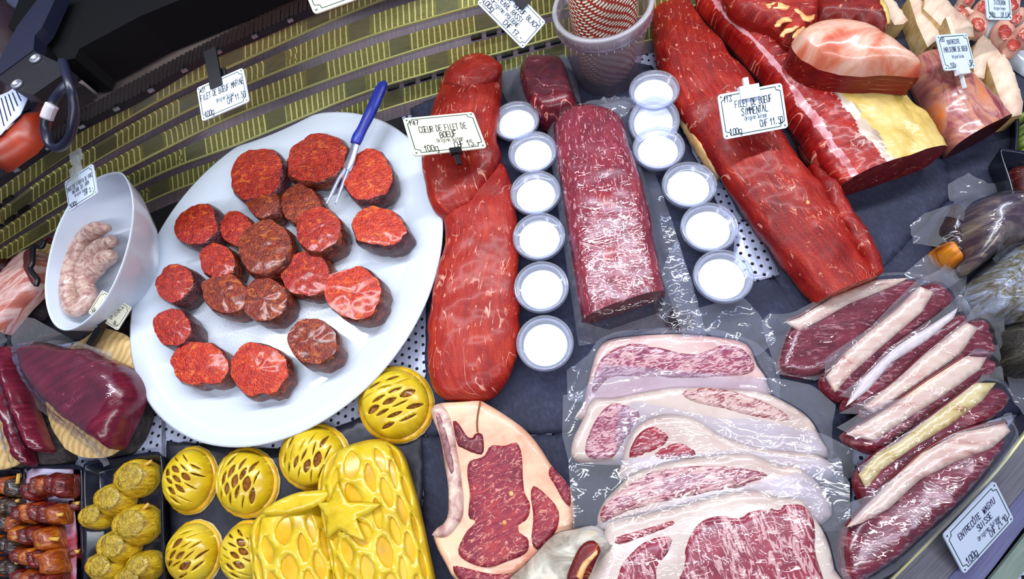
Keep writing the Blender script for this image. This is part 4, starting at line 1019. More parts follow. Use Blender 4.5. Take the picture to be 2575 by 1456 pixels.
packs = [
 ('vacuum packed marbled steak at the back of the centre stack, under the packed fillet', [(140, 560), (150, 470), (190, 290), (235, 160), (330, 105), (640, 80), (900, 97), (1065, 137), (1130, 260), (1180, 340), (1170, 520), (700, 560)], WFP,
  [([(200, 420), (225, 270), (290, 190), (420, 140), (560, 160), (760, 200), (930, 150), (1050, 180), (1100, 290), (900, 330), (500, 330), (300, 330)], M1)],
  [(55, 290), (180, 205), (225, 130), (330, 80), (640, 55), (900, 70), (1110, 140), (1200, 215), (1250, 330), (1230, 520), (700, 560), (60, 460)]),
 ('vacuum packed steak second from the back of the centre stack, under the widest clear bag', [(100, 790), (85, 690), (145, 560), (200, 450), (330, 440), (640, 384), (900, 388), (1140, 405), (1300, 470), (1420, 555), (1475, 650), (1500, 790), (1000, 830), (300, 815)], WF,
  [([(700, 420), (780, 390), (950, 400), (1120, 450), (1250, 510), (1300, 570), (1150, 560), (950, 510), (780, 470)], M2), ([(160, 760), (200, 600), (300, 480), (420, 500), (470, 560), (380, 680), (300, 780)], M1)],
  [(35, 430), (150, 400), (262, 255), (700, 292), (1000, 325), (1250, 335), (1430, 372), (1562, 485), (1532, 640), (1525, 800), (1000, 830), (70, 815), (30, 650)]),
 ('vacuum packed steak third from the back of the centre stack, with two small red muscles', [(370, 790), (410, 660), (480, 580), (620, 535), (780, 560), (900, 640), (1020, 690), (1180, 730), (1490, 770), (1530, 900), (1000, 930), (400, 920)], WF,
  [([(405, 775), (440, 670), (500, 615), (570, 610), (630, 670), (600, 710), (500, 760)], M6), ([(530, 775), (600, 715), (700, 695), (780, 740), (765, 785), (640, 790)], M6)],
  [(340, 500), (460, 470), (900, 560), (1100, 560), (1480, 640), (1700, 750), (1640, 900), (1000, 930), (330, 820)]),
 ('vacuum packed steak fourth from the back of the centre stack, with streaky pink band', [(228, 1150), (250, 1050), (320, 965), (450, 862), (700, 792), (950, 762), (1100, 757), (1250, 822), (1350, 822), (1450, 900), (1510, 970), (1545, 1110), (1300, 1180), (300, 1200)], WF,
  [([(250, 1070), (330, 985), (470, 885), (640, 835), (900, 825), (1080, 842), (1180, 882), (1000, 950), (700, 1005), (420, 1070), (262, 1140)], M4)],
  [(65, 815), (400, 790), (1000, 740), (1530, 790), (1590, 770), (1605, 900), (1625, 1180), (1200, 1210), (95, 1190)]),
 ('vacuum packed steak at the front of the centre stack, boldly marbled', [(230, 1620), (262, 1300), (275, 1165), (300, 1142), (700, 1052), (900, 995), (1120, 962), (1250, 1002), (1380, 1012), (1432, 1092), (1482, 1152), (1532, 1262), (1562, 1400), (1575, 1620)], WF,
  [([(700, 1600), (705, 1400), (725, 1270), (790, 1150), (900, 1105), (1030, 1112), (1080, 1082), (1200, 1062), (1250, 1080), (1262, 1045), (1340, 1038), (1400, 1062), (1440, 1150), (1445, 1300), (1442, 1600)], M5),
   ([(330, 1600), (345, 1430), (400, 1330), (510, 1240), (640, 1222), (620, 1310), (560, 1420), (540, 1600)], M5), ([(330, 1225), (480, 1180), (650, 1130), (640, 1160), (480, 1220), (345, 1265)], M6)],
  [(100, 1640), (110, 1190), (262, 1140), (900, 960), (1120, 930), (1500, 830), (1640, 900), (1640, 1200), (1705, 1640)])]
for (lb, st, fm, mus, bag), bs in zip(packs, WB):
    q = P(*WC([st[0]])[0], bs.z)
    th = thing('packed_steak', (q.x, q.y, .0095), lb, 'packed meat', GRP); tp = []
    slab('steak_fat', WC(st), bs, .013, fm, th, .005, .5, .001, .0008, 50, .0065, .95, top=tp)
    for pts, mt in mus:
        b2 = Base(bs.z + .0132); b2.g, b2.o = bs.g, bs.o
        slab('marbled_lean', WC(pts), b2, .0018, mt, th, .002, .3, 0, .0003, 120, .005, 1., True, .25)
    film('bag', WC(bag), bs, tp, FILMW, th, .0024, .0062, .0026, .02, zu=.004, tight=FILM)

# ------------------------------------------------------------------ red steak packs, right stack (shingled, fat edge up)
RC_ = lambda pts: crop(1900, 640, 1.784, pts)
EFAT = blotch('edge_fat', [(.28, '#a04a40'), (.40, '#d0ac98'), (.56, '#dcc6b0'), (.74, '#d8bd9e')], (16, 50), .28, .15, .35, 5, .8)
EFATY = blotch('edge_fat_yellow', [(.28, '#8c3a2c'), (.40, '#c8b070'), (.56, '#d8c890'), (.74, '#dac49a')], (16, 50), .28, .15, .35, 5, .8)
RLEAN = marble('swiss_lean', '#54101c', '#a87272', .42, (70, 190), .05, '#7a2432', .25, .3)
RBLOOD = plain('pack_juice', '#5c0a14', .2, .5, .3)
GR2 = 'vacuum packed red steaks, right stack'
rp = [
 ('packed red steak at the back of the right stack, under the long fillet end', [(110, 500), (140, 370), (190, 290), (350, 190), (540, 110), (700, 100), (760, 108), (700, 190), (560, 320), (420, 470), (280, 540), (170, 540)], [(140, 300), (200, 280), (350, 188), (540, 112), (690, 103), (620, 140), (420, 220), (300, 290), (200, 340)], EFAT, .011,
  [(90, 540), (30, 300), (60, 260), (160, 270), (350, 170), (540, 95), (780, 90), (740, 200), (560, 360), (420, 500), (260, 570)]),
 ('packed red steak second from the back of the right stack', [(300, 560), (400, 440), (480, 370), (640, 240), (740, 140), (830, 118), (878, 162), (800, 235), (700, 320), (560, 440), (440, 600), (340, 610)], [(320, 545), (410, 435), (480, 372), (640, 242), (740, 142), (790, 150), (740, 240), (560, 395), (420, 520), (350, 600)], EFAT, .018,
  [(280, 580), (300, 470), (480, 350), (700, 130), (840, 60), (880, 0), (960, 60), (950, 160), (780, 290), (560, 480), (440, 640)]),
 ('packed red steak third from the back, its fat edge creased and shiny', [(400, 690), (470, 560), (560, 470), (640, 400), (780, 320), (900, 220), (945, 290), (840, 370), (660, 500), (520, 640)], [(410, 680), (480, 560), (570, 470), (650, 400), (790, 315), (900, 222), (880, 270), (760, 370), (600, 470), (500, 590)], plain('shiny_fat', '#d9cdc8', .2, .5, .4), .026,
  [(360, 640), (470, 540), (560, 440), (780, 290), (930, 170), (1000, 280), (860, 410), (660, 540), (480, 700)]),
 ('packed red steak fourth from the back, with the squared red end', [(480, 690), (640, 562), (760, 452), (950, 302), (1050, 292), (1062, 400), (960, 470), (840, 560), (680, 640), (540, 720)], [(490, 680), (640, 564), (760, 454), (950, 304), (992, 312), (910, 430), (780, 530), (640, 620), (530, 705)], EFAT, .034,
  [(380, 710), (560, 610), (760, 430), (940, 280), (1020, 200), (1128, 180), (1125, 400), (1000, 480), (840, 590), (560, 740)]),
 ('packed red steak fifth from the back, third from the front', [(400, 810), (520, 740), (640, 662), (780, 560), (960, 452), (1062, 432), (1062, 490), (900, 610), (700, 740), (540, 850), (470, 840)], [(410, 805), (520, 738), (640, 662), (780, 562), (950, 455), (1030, 445), (1000, 500), (860, 600), (690, 710), (520, 820)], EFAT, .042,
  [(350, 780), (500, 690), (680, 640), (960, 430), (1100, 400), (1110, 460), (930, 620), (700, 760), (540, 870), (420, 850)]),
 ('packed red steak next to the front one, with yellowish fat edge', [(460, 1010), (540, 900), (640, 840), (830, 702), (1000, 572), (1092, 540), (1085, 610), (900, 740), (720, 870), (580, 980), (480, 1080)], [(470, 985), (550, 895), (650, 838), (830, 702), (1000, 574), (1070, 560), (1010, 640), (880, 740), (700, 850), (560, 950), (490, 1030)], EFATY, .050,
  [(430, 960), (560, 860), (830, 680), (1000, 540), (1120, 490), (1130, 640), (920, 770), (720, 900), (580, 1010), (470, 1090)]),
 ('packed red steak at the front of the right stack, its lean face fully showing', [(410, 1240), (500, 1130), (640, 1000), (760, 890), (920, 802), (1120, 762), (1152, 792), (1105, 905), (960, 1085), (780, 1255), (620, 1390), (450, 1480), (400, 1400)], [(415, 1225), (500, 1130), (640, 995), (760, 888), (920, 800), (1125, 755), (1148, 792), (1060, 870), (900, 930), (740, 1010), (600, 1140), (480, 1205)], EFAT, .058,
  [(395, 1120), (480, 1080), (640, 960), (820, 820), (1000, 760), (1160, 700), (1165, 800), (1110, 940), (960, 1110), (760, 1300), (600, 1430), (420, 1520), (400, 1300)])]
for ip, (lb, st, ft, fm, z, bag) in enumerate(rp):
    if 0 < ip < 6:
        k0 = len(st) // 2; e_ = 2 if ip == 5 else 1
        k1 = len(ft) // 2; ft = ft[:k1] + [(x + 11, y + 15) for x, y in ft[k1:]]
        st = st[:k0] + [(x + 28 * e_, y + 38 * e_) for x, y in st[k0:]]
    q = P(*RC_([st[0]])[0], z)
    th = thing('packed_red_steak', (q.x, q.y, .0095), lb, 'packed meat', GR2); tp = []
    slab('lean', RC_(st), z, .016, RLEAN, th, .006, .4, .0015, .001, 50, .0065, .9, top=tp)
    slab('fat_edge', RC_(ft), z + .0150, .0042, fm, th, .0015, .75, .0006, .0010, 60, .005, 1., False, top=tp)
    # dark juice line in the fold above the fat edge
    ups = RC_(ft[:len(ft) // 2])
    tube('juice_line', [P(x - 2, y - 2, z + .013) for x, y in ups], .0022, RBLOOD, th, 8, 30)
    film('bag', RC_(bag), z, tp, FILMW, th, .0028, .0065, .0022, .016, zu=.006, tight=FILM)

# ------------------------------------------------------------------ yellow pastries
def dough(name, a, b, c):
    t = NT(name)
    n = t.noise(t.uv(26, 26), 1, 6, .6, .5); f = t.noise(t.uv(300, 300), 1, 3)
    t.bump(t.math('ADD', n, t.math('MULTIPLY', f, .3)), .25, .001)
    return t.done(t.ramp(n, [(.3, a), (.5, b), (.72, c)]), .3, .5, .35, coatr=.2)
DOUGH = dough('glazed_dough', '#b8940c', '#d2b41c', '#dcc648')
DOUGHG = dough('glazed_dough_base', '#bc8c0c', '#d8a818', '#dfbe40')
DOUGHP = dough('raw_dough_edge', '#b89a54', '#d2bc82', '#dccba0')
MINCE = blotch('minced_filling', [(.3, '#5a2a0c'), (.5, '#94561e'), (.7, '#b98a48')], (190, 190), .3, .9, .3, 6, .8, .002)
def net(name, S, loop, holes, off, thick, mat, parent, res):
    """a dough sheet with cut-out holes laid over surface S(u, v) -> point, normal"""
    v, f = fill(np.array(loop), res, [np.array(h) for h in holes])
    V = []
    for a, b in v:
        p, n = S(a, b); V.append(p + n * off)
    m = {}; F2 = list(f)
    for a, b in rim_edges(f):
        for i in (a, b):
            if i not in m:
                p, n = S(*v[i]); m[i] = len(V); V.append(p + n * (off - thick))
        F2.append([b, a, m[a], m[b]])
    return mk(name, V, F2, mat, parent, [(p.x, p.y) for p in V])
def lens(cx, cy, l, w, rot, n=14, sk=0):
    c, s = math.cos(rot), math.sin(rot); out = []
    for i in range(n):
        a = 2 * math.pi * i / n
        x = l * math.cos(a); y = w * math.copysign(abs(math.sin(a)) ** 1.6, math.sin(a))
        out.append((cx + x * c - y * s, cy + x * s + y * c))
    return out
PZ = .0068
def pie(cx, cy, rx, ry, rot, slit, label, seed, hgt=.021, open_=1.):
    rnd = random.Random(seed)
    out = np.array([P(x, y, PZ + .004)[:2] for x, y in ell(cx, cy, rx, ry, math.radians(rot), 80)])
    c = out.mean(0)
    th = thing('lattice_pie', (c[0], c[1], PZ), label, 'pie', 'round lattice-topped pies')
    sc_ = np.array([1 + .012 * math.sin(i * 6.283 / 80 * 26) for i in range(80)])[:, None]
    slab('base_crust', c + (out - c) * sc_ * .985, PZ, .0035, DOUGHP, th, .002, .6, 0, .0004, 90, .006, 1., world=True)
    slab('flange', c + (out - c) * sc_ * .965, PZ + .0033, .0035, DOUGHG, th, .003, .4, 0, .0006, 90, .005, 1., world=True)
    A = out - c; ang = np.arctan2(A[:, 1], A[:, 0]); rad = np.linalg.norm(A, axis=1); o_ = np.argsort(ang); ang, rad = ang[o_], rad[o_]
    def S(u, v, k=.80, z0=PZ + .004):
        r = math.hypot(u, v); a = math.atan2(v, u); R = float(np.interp(a, ang, rad, period=2 * math.pi)) * k
        z = hgt * math.sqrt(max(0, 1 - min(r, 1) ** 2.6)) if r < 1 else 0
        n = Vector((math.cos(a) * r * .8, math.sin(a) * r * .8, 1)).normalized()
        return Vector((c[0] + math.cos(a) * r * R, c[1] + math.sin(a) * r * R, z0 + z + nz(u, v, seed, 3, .0006))), n
    st = []
    for r in (1.0, .96, .88, .75, .55, .3, .05):
        st.append([S(r * math.cos(6.283 * i / 48), r * math.sin(6.283 * i / 48))[0] for i in range(48)])
    rings('filling', st, MINCE, th, False, True)
    holes = []; sl = math.radians(slit)
    for i in range(-4, 5):
        for j in range(-2, 3):
            x = j * .58 + (.29 if i % 2 else 0) + rnd.uniform(-.03, .03); y = i * .215 + rnd.uniform(-.02, .02)
            if math.hypot(x, y) > .74: continue
            k = rnd.choice((.35, .7, 1.1, 1.45)) * open_ if math.hypot(x, y) < .6 else rnd.choice((.25, .45, .8)) * open_
            hx, hy = x * math.cos(sl) - y * math.sin(sl), x * math.sin(sl) + y * math.cos(sl)
            holes.append(lens(hx, hy, .245, .080 * k, sl + rnd.uniform(-.12, .12)))
    loop = [(math.cos(6.283 * i / 90) * 1.03, math.sin(6.283 * i / 90) * 1.03) for i in range(90)]
    net('lattice_lid', S, loop, holes, .0034, .0026, DOUGH, th, .06)
    return th
pie(996, 1018, 98, 100, 0, 25, 'round lattice pie under the platter edge, beside the raw fillet tip', 11)
pie(790, 1150, 92, 88, 20, 75, 'round lattice pie partly under the platter, above the loaf with leaf', 12)
pie(620, 1214, 82, 92, 0, 80, 'round lattice pie in the middle of the upper row of pies', 13, open_=1.2)
pie(480, 1208, 66, 90, -12, -25, 'round lattice pie leftmost in the upper row beside the skewer tray', 14)
pie(490, 1392, 68, 88, -10, 35, 'round lattice pie leftmost in the bottom row', 15, open_=1.1)
pie(622, 1392, 66, 88, -8, -20, 'round lattice pie in the bottom row against the loaf with leaf', 16, open_=1.1)
def loaf(L, R, hgt, label, seed, deco):
    rnd = random.Random(seed); n = 50
    l, r, H, ln = loft_surface(L, R, PZ, hgt, n, .25, .5)
    cc = (l[n // 2] + r[n // 2]) / 2
    th = thing('pastry_loaf', (cc[0], cc[1], PZ), label, 'pastry', 'yellow pastry loaves')
    loft('crust', L, R, PZ, hgt, DOUGHG, th, n, 26, .0008, 50, zfrac=.25, sq=.75, taper=.5)
    tot = ln[-1]; wid = float(np.median(np.linalg.norm(r - l, axis=1)))
    def S(u, v):                                   # u along 0..tot, v across 0..1
        i = min(max(u / tot, 0), 1) * (n - 1); k = min(int(i), n - 2); f = i - k
        a = l[k] * (1 - f) + l[k + 1] * f; b = r[k] * (1 - f) + r[k + 1] * f; h_ = H[k] * (1 - f) + H[k + 1] * f
        g = math.pi * (1 - v); ca, sa = math.cos(g), max(0, math.sin(g))
        x = math.copysign(abs(ca) ** .75, ca); c = (a + b) / 2; hv = (b - a) / 2; p = c + hv * x
        d = hv / (np.linalg.norm(hv) + 1e-9)
        nn = Vector((d[0] * ca, d[1] * ca, sa + .15)).normalized()
        return Vector((p[0], p[1], PZ + h_ * (.35 + .65 * sa ** .75))), nn
    arc = wid * 1.35
    ty = lambda v: v * arc                            # net is laid out in metres: x along, y around
    S2 = lambda a, b: S(a, b / arc)
    holes = []; st = .0255; du = .034
    for i in range(0, int(arc / (st * .5)) + 1):
        for j in range(0, int(tot / du) + 2):
            x = .012 + j * du + (du / 2 if i % 2 else 0) + rnd.uniform(-.0015, .0015); y = i * st * .5 + .004
            if x < .016 or x > tot - .008 or y < .010 or y > arc - .010: continue
            holes.append(lens(x, y, .0150 * rnd.uniform(.85, 1.05), .0060 * rnd.uniform(.6, 1.15), rnd.uniform(-.1, .1), 12))
    m = 40; e = .004
    loop = [(e + (tot - 2 * e) * i / m, e) for i in range(m)] + [(tot - e, e + (arc - 2 * e) * i / m) for i in range(m)] + [(tot - e - (tot - 2 * e) * i / m, arc - e) for i in range(m)] + [(e, arc - e - (arc - 2 * e) * i / m) for i in range(m)]
    net('lattice', S2, loop, holes, .0022, .0024, DOUGH, th, .0065)
    for nm, cu, cv, fn in deco:
        q = [(cu * tot + a, cv * arc + b) for a, b in fn]
        net(nm, S2, q, [], .0062, .0034, DOUGH, th, .004)
    return th
star = [((.030 if i % 2 == 0 else .0135) * math.cos(6.283 * i / 10 + .5), (.030 if i % 2 == 0 else .0135) * math.sin(6.283 * i / 10 + .5)) for i in range(10)]
star = [tuple(p) for p in resample(star, 60)]
loaf([(880, 1126), (838, 1165), (820, 1230), (832, 1310), (848, 1390), (862, 1470), (880, 1560)], [(960, 1106), (1015, 1140), (1045, 1220), (1066, 1300), (1085, 1390), (1102, 1470), (1115, 1560)], .052,
     'long yellow pastry loaf with lattice and a star, beside the rib steak', 21, [('star', .42, .40, star)])
lf = loaf([(690, 1282), (662, 1310), (650, 1360), (660, 1430), (675, 1560)], [(800, 1256), (830, 1290), (852, 1350), (872, 1430), (900, 1560)], .048,
     'yellow pastry loaf with lattice, between round pies and the star loaf', 22, [])
leaf = slab('leaf', [(655, 1292), (690, 1262), (740, 1240), (790, 1233), (826, 1236), (812, 1260), (770, 1282), (720, 1294)], Base(.052), .005, DOUGH, lf, .003, .5, 0, .001, 70, .004, 1.)

# ------------------------------------------------------------------ bowl with coiled sausage, left
bw_px = [(300, 432), (325, 462), (336, 520), (327, 600), (302, 682), (262, 760), (212, 812), (165, 832), (130, 808), (113, 742), (120, 660), (145, 570), (190, 490), (244, 446)]
BB = Base(.070, (165, 832), (300, 432), .128)
brim2 = catmull(to_world(bw_px, BB, 0), 90); bcn = brim2.mean(0)
def bring(sc_, dz):
    q = bcn + (brim2 - bcn) * sc_
    return [Vector((a, b, max(.0015, float(BB.at(np.array((a, b)))) + dz))) for a, b in q]
bw = thing('oval_bowl', (bcn[0], bcn[1], .0), 'deep white oval bowl holding a coiled sausage at the left', 'bowl')
rings('shell', [bring(.50, -.088), bring(.52, -.082), bring(.74, -.062), bring(.92, -.030), bring(.99, -.003), bring(1., 0), bring(.985, .001), bring(.965, -.001),
               bring(.90, -.024), bring(.74, -.046), bring(.55, -.056), bring(.3, -.058), bring(.02, -.058)], PORC, bw, True, True)
def sz(x, y, d):
    z = .06
    for _ in range(4): z = float(BB.at(np.array(P(x, y, z)[:2]))) + d
    return P(x, y, z)
SAUS = blotch('fresh_sausage', [(.28, '#7c4e48'), (.44, '#a98078'), (.58, '#c4a698'), (.74, '#d2bfae')], (150, 110), .3, .25, .35, 6, .8)
BC = lambda pts: crop(0, 400, 3.165, pts)
sg = thing('coiled_sausage', P(200, 680, .04), 'pale speckled raw sausage coiled in the white bowl', 'sausage')
path = BC([(862, 548), (770, 560), (680, 630), (610, 740), (570, 860), (552, 990), (560, 1110), (590, 1190), (645, 1180), (700, 1110), (690, 1040), (668, 960), (680, 860), (730, 770), (800, 700), (900, 650)])
tube('link', [sz(x, y, d) for (x, y), d in zip(path, [-.023, -.025, -.029, -.029, -.027, -.025, -.022, -.020, -.022, -.027, -.030, -.032, -.032, -.031, -.029, -.023])], [.005] + [.0112] * 14 + [.008], SAUS, sg, 18, 110)
tube('link_end', [sz(x, y, d) for (x, y), d in zip(BC([(725, 985), (745, 900), (790, 830), (860, 780), (890, 760)]), [-.033, -.032, -.031, -.029, -.025])], [.005, .0112, .0118, .0112, .007], SAUS, sg, 18, 40)

# ------------------------------------------------------------------ logs and packed game at the left
WOODF = NT('log_face')
_r = WOODF.n('ShaderNodeTexWave', wave_type='RINGS', rings_direction='Z'); WOODF.l(WOODF.uv(26, 26), _r.inputs[0])
_r.inputs['Scale'].default_value = 1.2; _r.inputs['Distortion'].default_value = 6; _r.inputs['Detail'].default_value = 4
WOODF = WOODF.done(WOODF.ramp(_r.outputs['Fac'], [(.2, '#bf9a60'), (.5, '#cbab74'), (.8, '#d2b682')]), .6, .3)
BARK = blotch('bark', [(.3, '#1a1618'), (.5, '#443a3c'), (.7, '#6a5c5c')], (60, 90), .8, 1., 0, 8, .6, .004)
LC = lambda pts: crop(0, 780, 3.64, pts)
lg = thing('log_slice', P(250, 1000, 0), 'pale wooden log slice under the largest packed purple joint', 'log slice', 'wooden log slices')
slab('cut_face', LC([(560, 1230), (440, 1010), (410, 700), (520, 420), (770, 250), (900, 165), (1060, 190), (1190, 265), (1260, 480), (1285, 760), (1250, 1000), (1150, 1210), (1000, 1335), (780, 1350), (640, 1300)]), 0.0005, .028, WOODF, lg, .002, .9, 0, .0006, 70, .008, .95, wall=('bark', BARK))
lg = thing('log_slice', P(60, 1080, 0), 'wooden log slice with rough bark under the two thin packs', 'log slice', 'wooden log slices')
slab('bark', LC([(-80, 1000), (200, 850), (330, 880), (430, 1010), (535, 1280), (525, 1390), (400, 1430), (200, 1445), (-80, 1470)]), 0.0005, .026, BARK, lg, .006, .6, 0, .002, 80, .008, .95)
slab('cut_face', LC([(-80, 1020), (130, 1000), (190, 1180), (215, 1330), (150, 1420), (-80, 1430)]), .0262, .0015, WOODF, lg, .002, .6, 0, 0, 1, .008, 1.)
PURP = meat('packed_game', ('#3c0a1c', '#5e1428', '#7a2438'), '#a05060', .008, (20, 40), 0, (90, 90), (25, 120), .2, .3, .5, .56)
FILMG = clear('game_film', '#f8f4fc', .012, 1.55, .05, .35, (38, 60))
def game(meat_px, bag_px, z, h, label, nm='packed_game'):
    q = P(*meat_px[0], z); th = thing(nm, (q.x, q.y, z), label, 'packed meat', 'vacuum packed purple game meat'); tp = []
    slab('meat', meat_px, z, h, PURP, th, .016, .45, .006, .002, 50, .006, .8, top=tp, grain=.6)
    film('bag', bag_px, z, tp, FILMW, th, .0045, .006, .0045, .018, tight=FILMG)
    return th
game(LC([(165, 340), (330, 285), (560, 325), (760, 335), (900, 405), (1050, 475), (1150, 600), (1190, 760), (1140, 930), (1050, 1110), (960, 1265), (830, 1190), (560, 1000), (430, 880), (250, 680), (160, 480)]),
     LC([(110, 90), (180, 60), (330, 80), (600, 230), (760, 310), (1130, 420), (1230, 560), (1310, 780), (1200, 950), (1060, 1130), (1040, 1400), (985, 1440), (890, 1320), (560, 1050), (300, 850), (150, 400)]), .030, .034, 'largest purple joint of game in vacuum bag on the pale log slice')
game(LC([(10, 300), (90, 420), (150, 640), (230, 900), (330, 1180), (370, 1270), (300, 1300), (240, 1250), (140, 1040), (60, 800), (-10, 620)]), LC([(-30, 260), (60, 180), (130, 400), (230, 640), (320, 1000), (405, 1270), (330, 1300), (230, 1290), (120, 1050), (-30, 700)]), .030, .026, 'thin purple game strip in shiny vacuum bag beside the large joint')
game(LC([(-60, 620), (20, 660), (90, 860), (140, 1100), (220, 1390), (150, 1410), (90, 1300), (20, 1060), (-60, 900)]), LC([(-70, 560), (20, 600), (110, 860), (170, 1120), (240, 1410), (150, 1430), (60, 1300), (-70, 960)]), .029, .022, 'narrow purple game strip at the left frame edge')
YC = lambda pts: crop(0, 400, 3.165, pts)
lg = thing('log_slice', P(60, 740, 0), 'yellow wooden log slice with bark under the bacon piece', 'log slice', 'wooden log slices')
slab('cut_face', YC([(-80, 1400), (-80, 1050), (100, 880), (250, 720), (350, 670), (412, 690), (400, 800), (360, 920), (270, 1030), (140, 1200)]), .004, .028, WOODF, lg, .002, .9, 0, 0, 1, .008, .95, wall=('bark', BARK))
slab('bark_shoulder', YC([(130, 1220), (270, 1030), (360, 940), (350, 1100), (300, 1220), (260, 1260), (180, 1250)]), .002, .018, BARK, lg, .008, .4, 0, .003, 90, .007, .9)
bc_ = thing('bacon_piece', P(30, 700, .03), 'streaky pink bacon piece tied with dark string on the log', 'meat')
BACON = blotch('bacon_layers', [(.28, '#8c3a34'), (.42, '#b86a5c'), (.54, '#d2b4b0'), (.68, '#c07a68'), (.8, '#cba070')], (14, 90), .3, .3, .3, 5, .8)
slab('slab_meat', YC([(-80, 1000), (0, 900), (100, 790), (190, 710), (260, 700), (305, 740), (310, 900), (260, 1010), (120, 1150), (0, 1290), (-80, 1350)]), .032, .03, BACON, bc_, .012, .45, .003, .002, 60, .006, .85, grain=.75)
slab('rind', YC([(180, 740), (235, 715), (250, 760), (240, 860), (270, 950), (255, 1000), (210, 930), (175, 850)]), .0635, .003, plain('rind_brown', '#5a2a2c', .4), bc_, .003, .4, 0, .0005, 90, .005, 1.)
tube('string', [P(x, y, .0705) for x, y in YC([(355, 650), (330, 700), (275, 695), (262, 740), (258, 830), (240, 870), (270, 920), (300, 960), (285, 1010)])], .0030, plain('string_black', '#15141c', .4), bc_, 8, 50)
o = slab('dark_meat', YC([(-80, 680), (0, 690), (40, 740), (70, 810), (50, 880), (0, 910), (-80, 960)]), .002, .04, DCUT, None, .012, .45, .004, .002, 60, .006, .85)
prop(o, 'dark red meat at the left frame edge above the bacon', 'meat')
o = slab('dark_meat', YC([(150, 660), (280, 620), (420, 610), (450, 660), (410, 690), (340, 672), (240, 720)]), .002, .026, DCUT, None, .01, .45, .002, .003, 80, .006, .85)
prop(o, 'dark dried meat edge between the log and the white bowl', 'meat')
fb = film('bag_tail', LC([(70, 60), (130, 40), (200, 130), (160, 400), (90, 330), (85, 180)]), .058, [], FILMG, None, .006, .005)
prop(fb, 'twisted clear bag end at the top of the game packs', 'plastic bag')

# ------------------------------------------------------------------ skewer trays, lower left
KC = lambda pts: crop(0, 1120, 4.333, pts)
tray(rr(KC([(905, 190), (1760, 60), (1800, 1700), (900, 1700)])), .0005, 'black tray with yellow curry skewers beside the pies')
tray(rr(KC([(248, 215), (890, 212), (905, 1700), (240, 1700)])), .0005, 'black tray lined with paper under the red skewers')
tray(rr(KC([(-400, 252), (240, 250), (235, 1700), (-400, 1700)])), .0005, 'black tray of dark grey skewers at the left frame edge')
CURRY = mar('curry_marinade', ('#8a6208', '#c29a14', '#dcc23a'), '#e0c63c', .3)
CURRYF = mar('curry_cut', ('#6a5412', '#a88a20', '#cdb040'), '#8a7640', .25)
STICK = blotch('bamboo', [(.3, '#b8862c'), (.7, '#dcb65a')], (60, 300), .5, .2)
def lump(name, x, y, a, b, rot, z0, h, mat, face, th, sub='cut_face'):
    o = slab(name, ell(x, y, a, b, rot, 18), z0, h, mat, th, .012, .35, .002, .002, 110, .005, .8)
    slab(sub, ell(x - 4, y - 3, a * .68, b * .66, rot, 14), z0 + h + .0012, .002, face, o, .003, .2, 0, .0008, 160, .004, 1.)
    return o
for i, (lmps, stk, lb) in enumerate([
    ([(985, 770, 36, 26), (1180, 590, 44, 33), (1420, 350, 50, 36)], [(1520, 255), (1655, 168)], 'yellow curry meat skewer, uppermost in its tray'),
    ([(1080, 1330, 38, 34), (1220, 1110, 44, 36), (1420, 870, 52, 40)], [(1540, 720), (1622, 635)], 'yellow curry meat skewer in the middle of its tray'),
    ([(1390, 1480, 40, 34), (1500, 1330, 40, 30)], [(1570, 1300), (1640, 1215)], 'yellow curry meat skewer cut by the bottom frame edge')]):
    th = thing('curry_skewer', P(*KC([lmps[0][:2]])[0], .005), lb, 'skewer', 'yellow curry skewers')
    for x, y, a, b in lmps:
        px, py = KC([(x, y)])[0]
        lump('meat_round', px, py, a * 1.12, b * 1.22, math.radians(48), .005, .024, CURRY, CURRYF, th)
    tube('stick', [P(*p, .022) for p in KC(stk)], .0022, STICK, th, 10)
REDM = [mar('glazed_red_meat', ('#2c0606', '#5a0e0a', '#8a1c10'), '#9c3a0c', .2), mar('glazed_orange_meat', ('#5a1a04', '#94400a', '#b86414'), '#c8801c', .2), mar('glazed_dark_meat', ('#14100e', '#2c1c18', '#4a2c20'), '#6a4a1c', .2)]
PAPER = NT('crumpled_paper'); _n = PAPER.noise(PAPER.uv(40, 40), 1, 5, .6, 1.); PAPER.bump(_n, .8, .006)
PAPER = PAPER.done(PAPER.ramp(PAPER.noise(PAPER.uv(18, 14), 1, 3, .5, .8), [(.42, '#b9b4cf'), (.56, '#a8849c'), (.66, '#8a2436')]), .5, .4)
o = slab('paper_sheet', KC([(330, 250), (560, 255), (785, 262), (790, 500), (800, 720), (830, 1000), (820, 1300), (815, 1650), (245, 1650), (255, 700), (262, 300)]), .0195, .002, PAPER, None, .002, .5, 0, .003, 60, .007, 1., False)
prop(o, 'crumpled white paper stained red under the red skewers', 'paper')
rnd = random.Random(5)
def meat_skewer(cubes, stick, zz, mats, label, group):
    th = thing('meat_skewer', P(*KC([cubes[0][:2]])[0], zz), label, 'skewer', group)
    for i, (x, y, a, b) in enumerate(cubes):
        px, py = KC([(x, y)])[0]; r = rnd.uniform(-.25, .25)
        q = [(px + a * sx_ * math.cos(r) - b * sy_ * math.sin(r), py + a * sx_ * math.sin(r) + b * sy_ * math.cos(r)) for sx_, sy_ in ((-1, -.9), (-.3, -1.05), (.9, -1), (1.05, 0), (1, .9), (.1, 1.05), (-.9, 1), (-1.05, .1))]
        slab('meat_cube', q, zz, .022, mats[(i * 2 + len(label)) % len(mats)], th, .007, .4, .002, .0022, 120, .005, .85)
    tube('stick', [P(*p, zz + .017) for p in KC(stick)], .0021, STICK, th, 10)
G3 = 'glazed red meat skewers on paper'
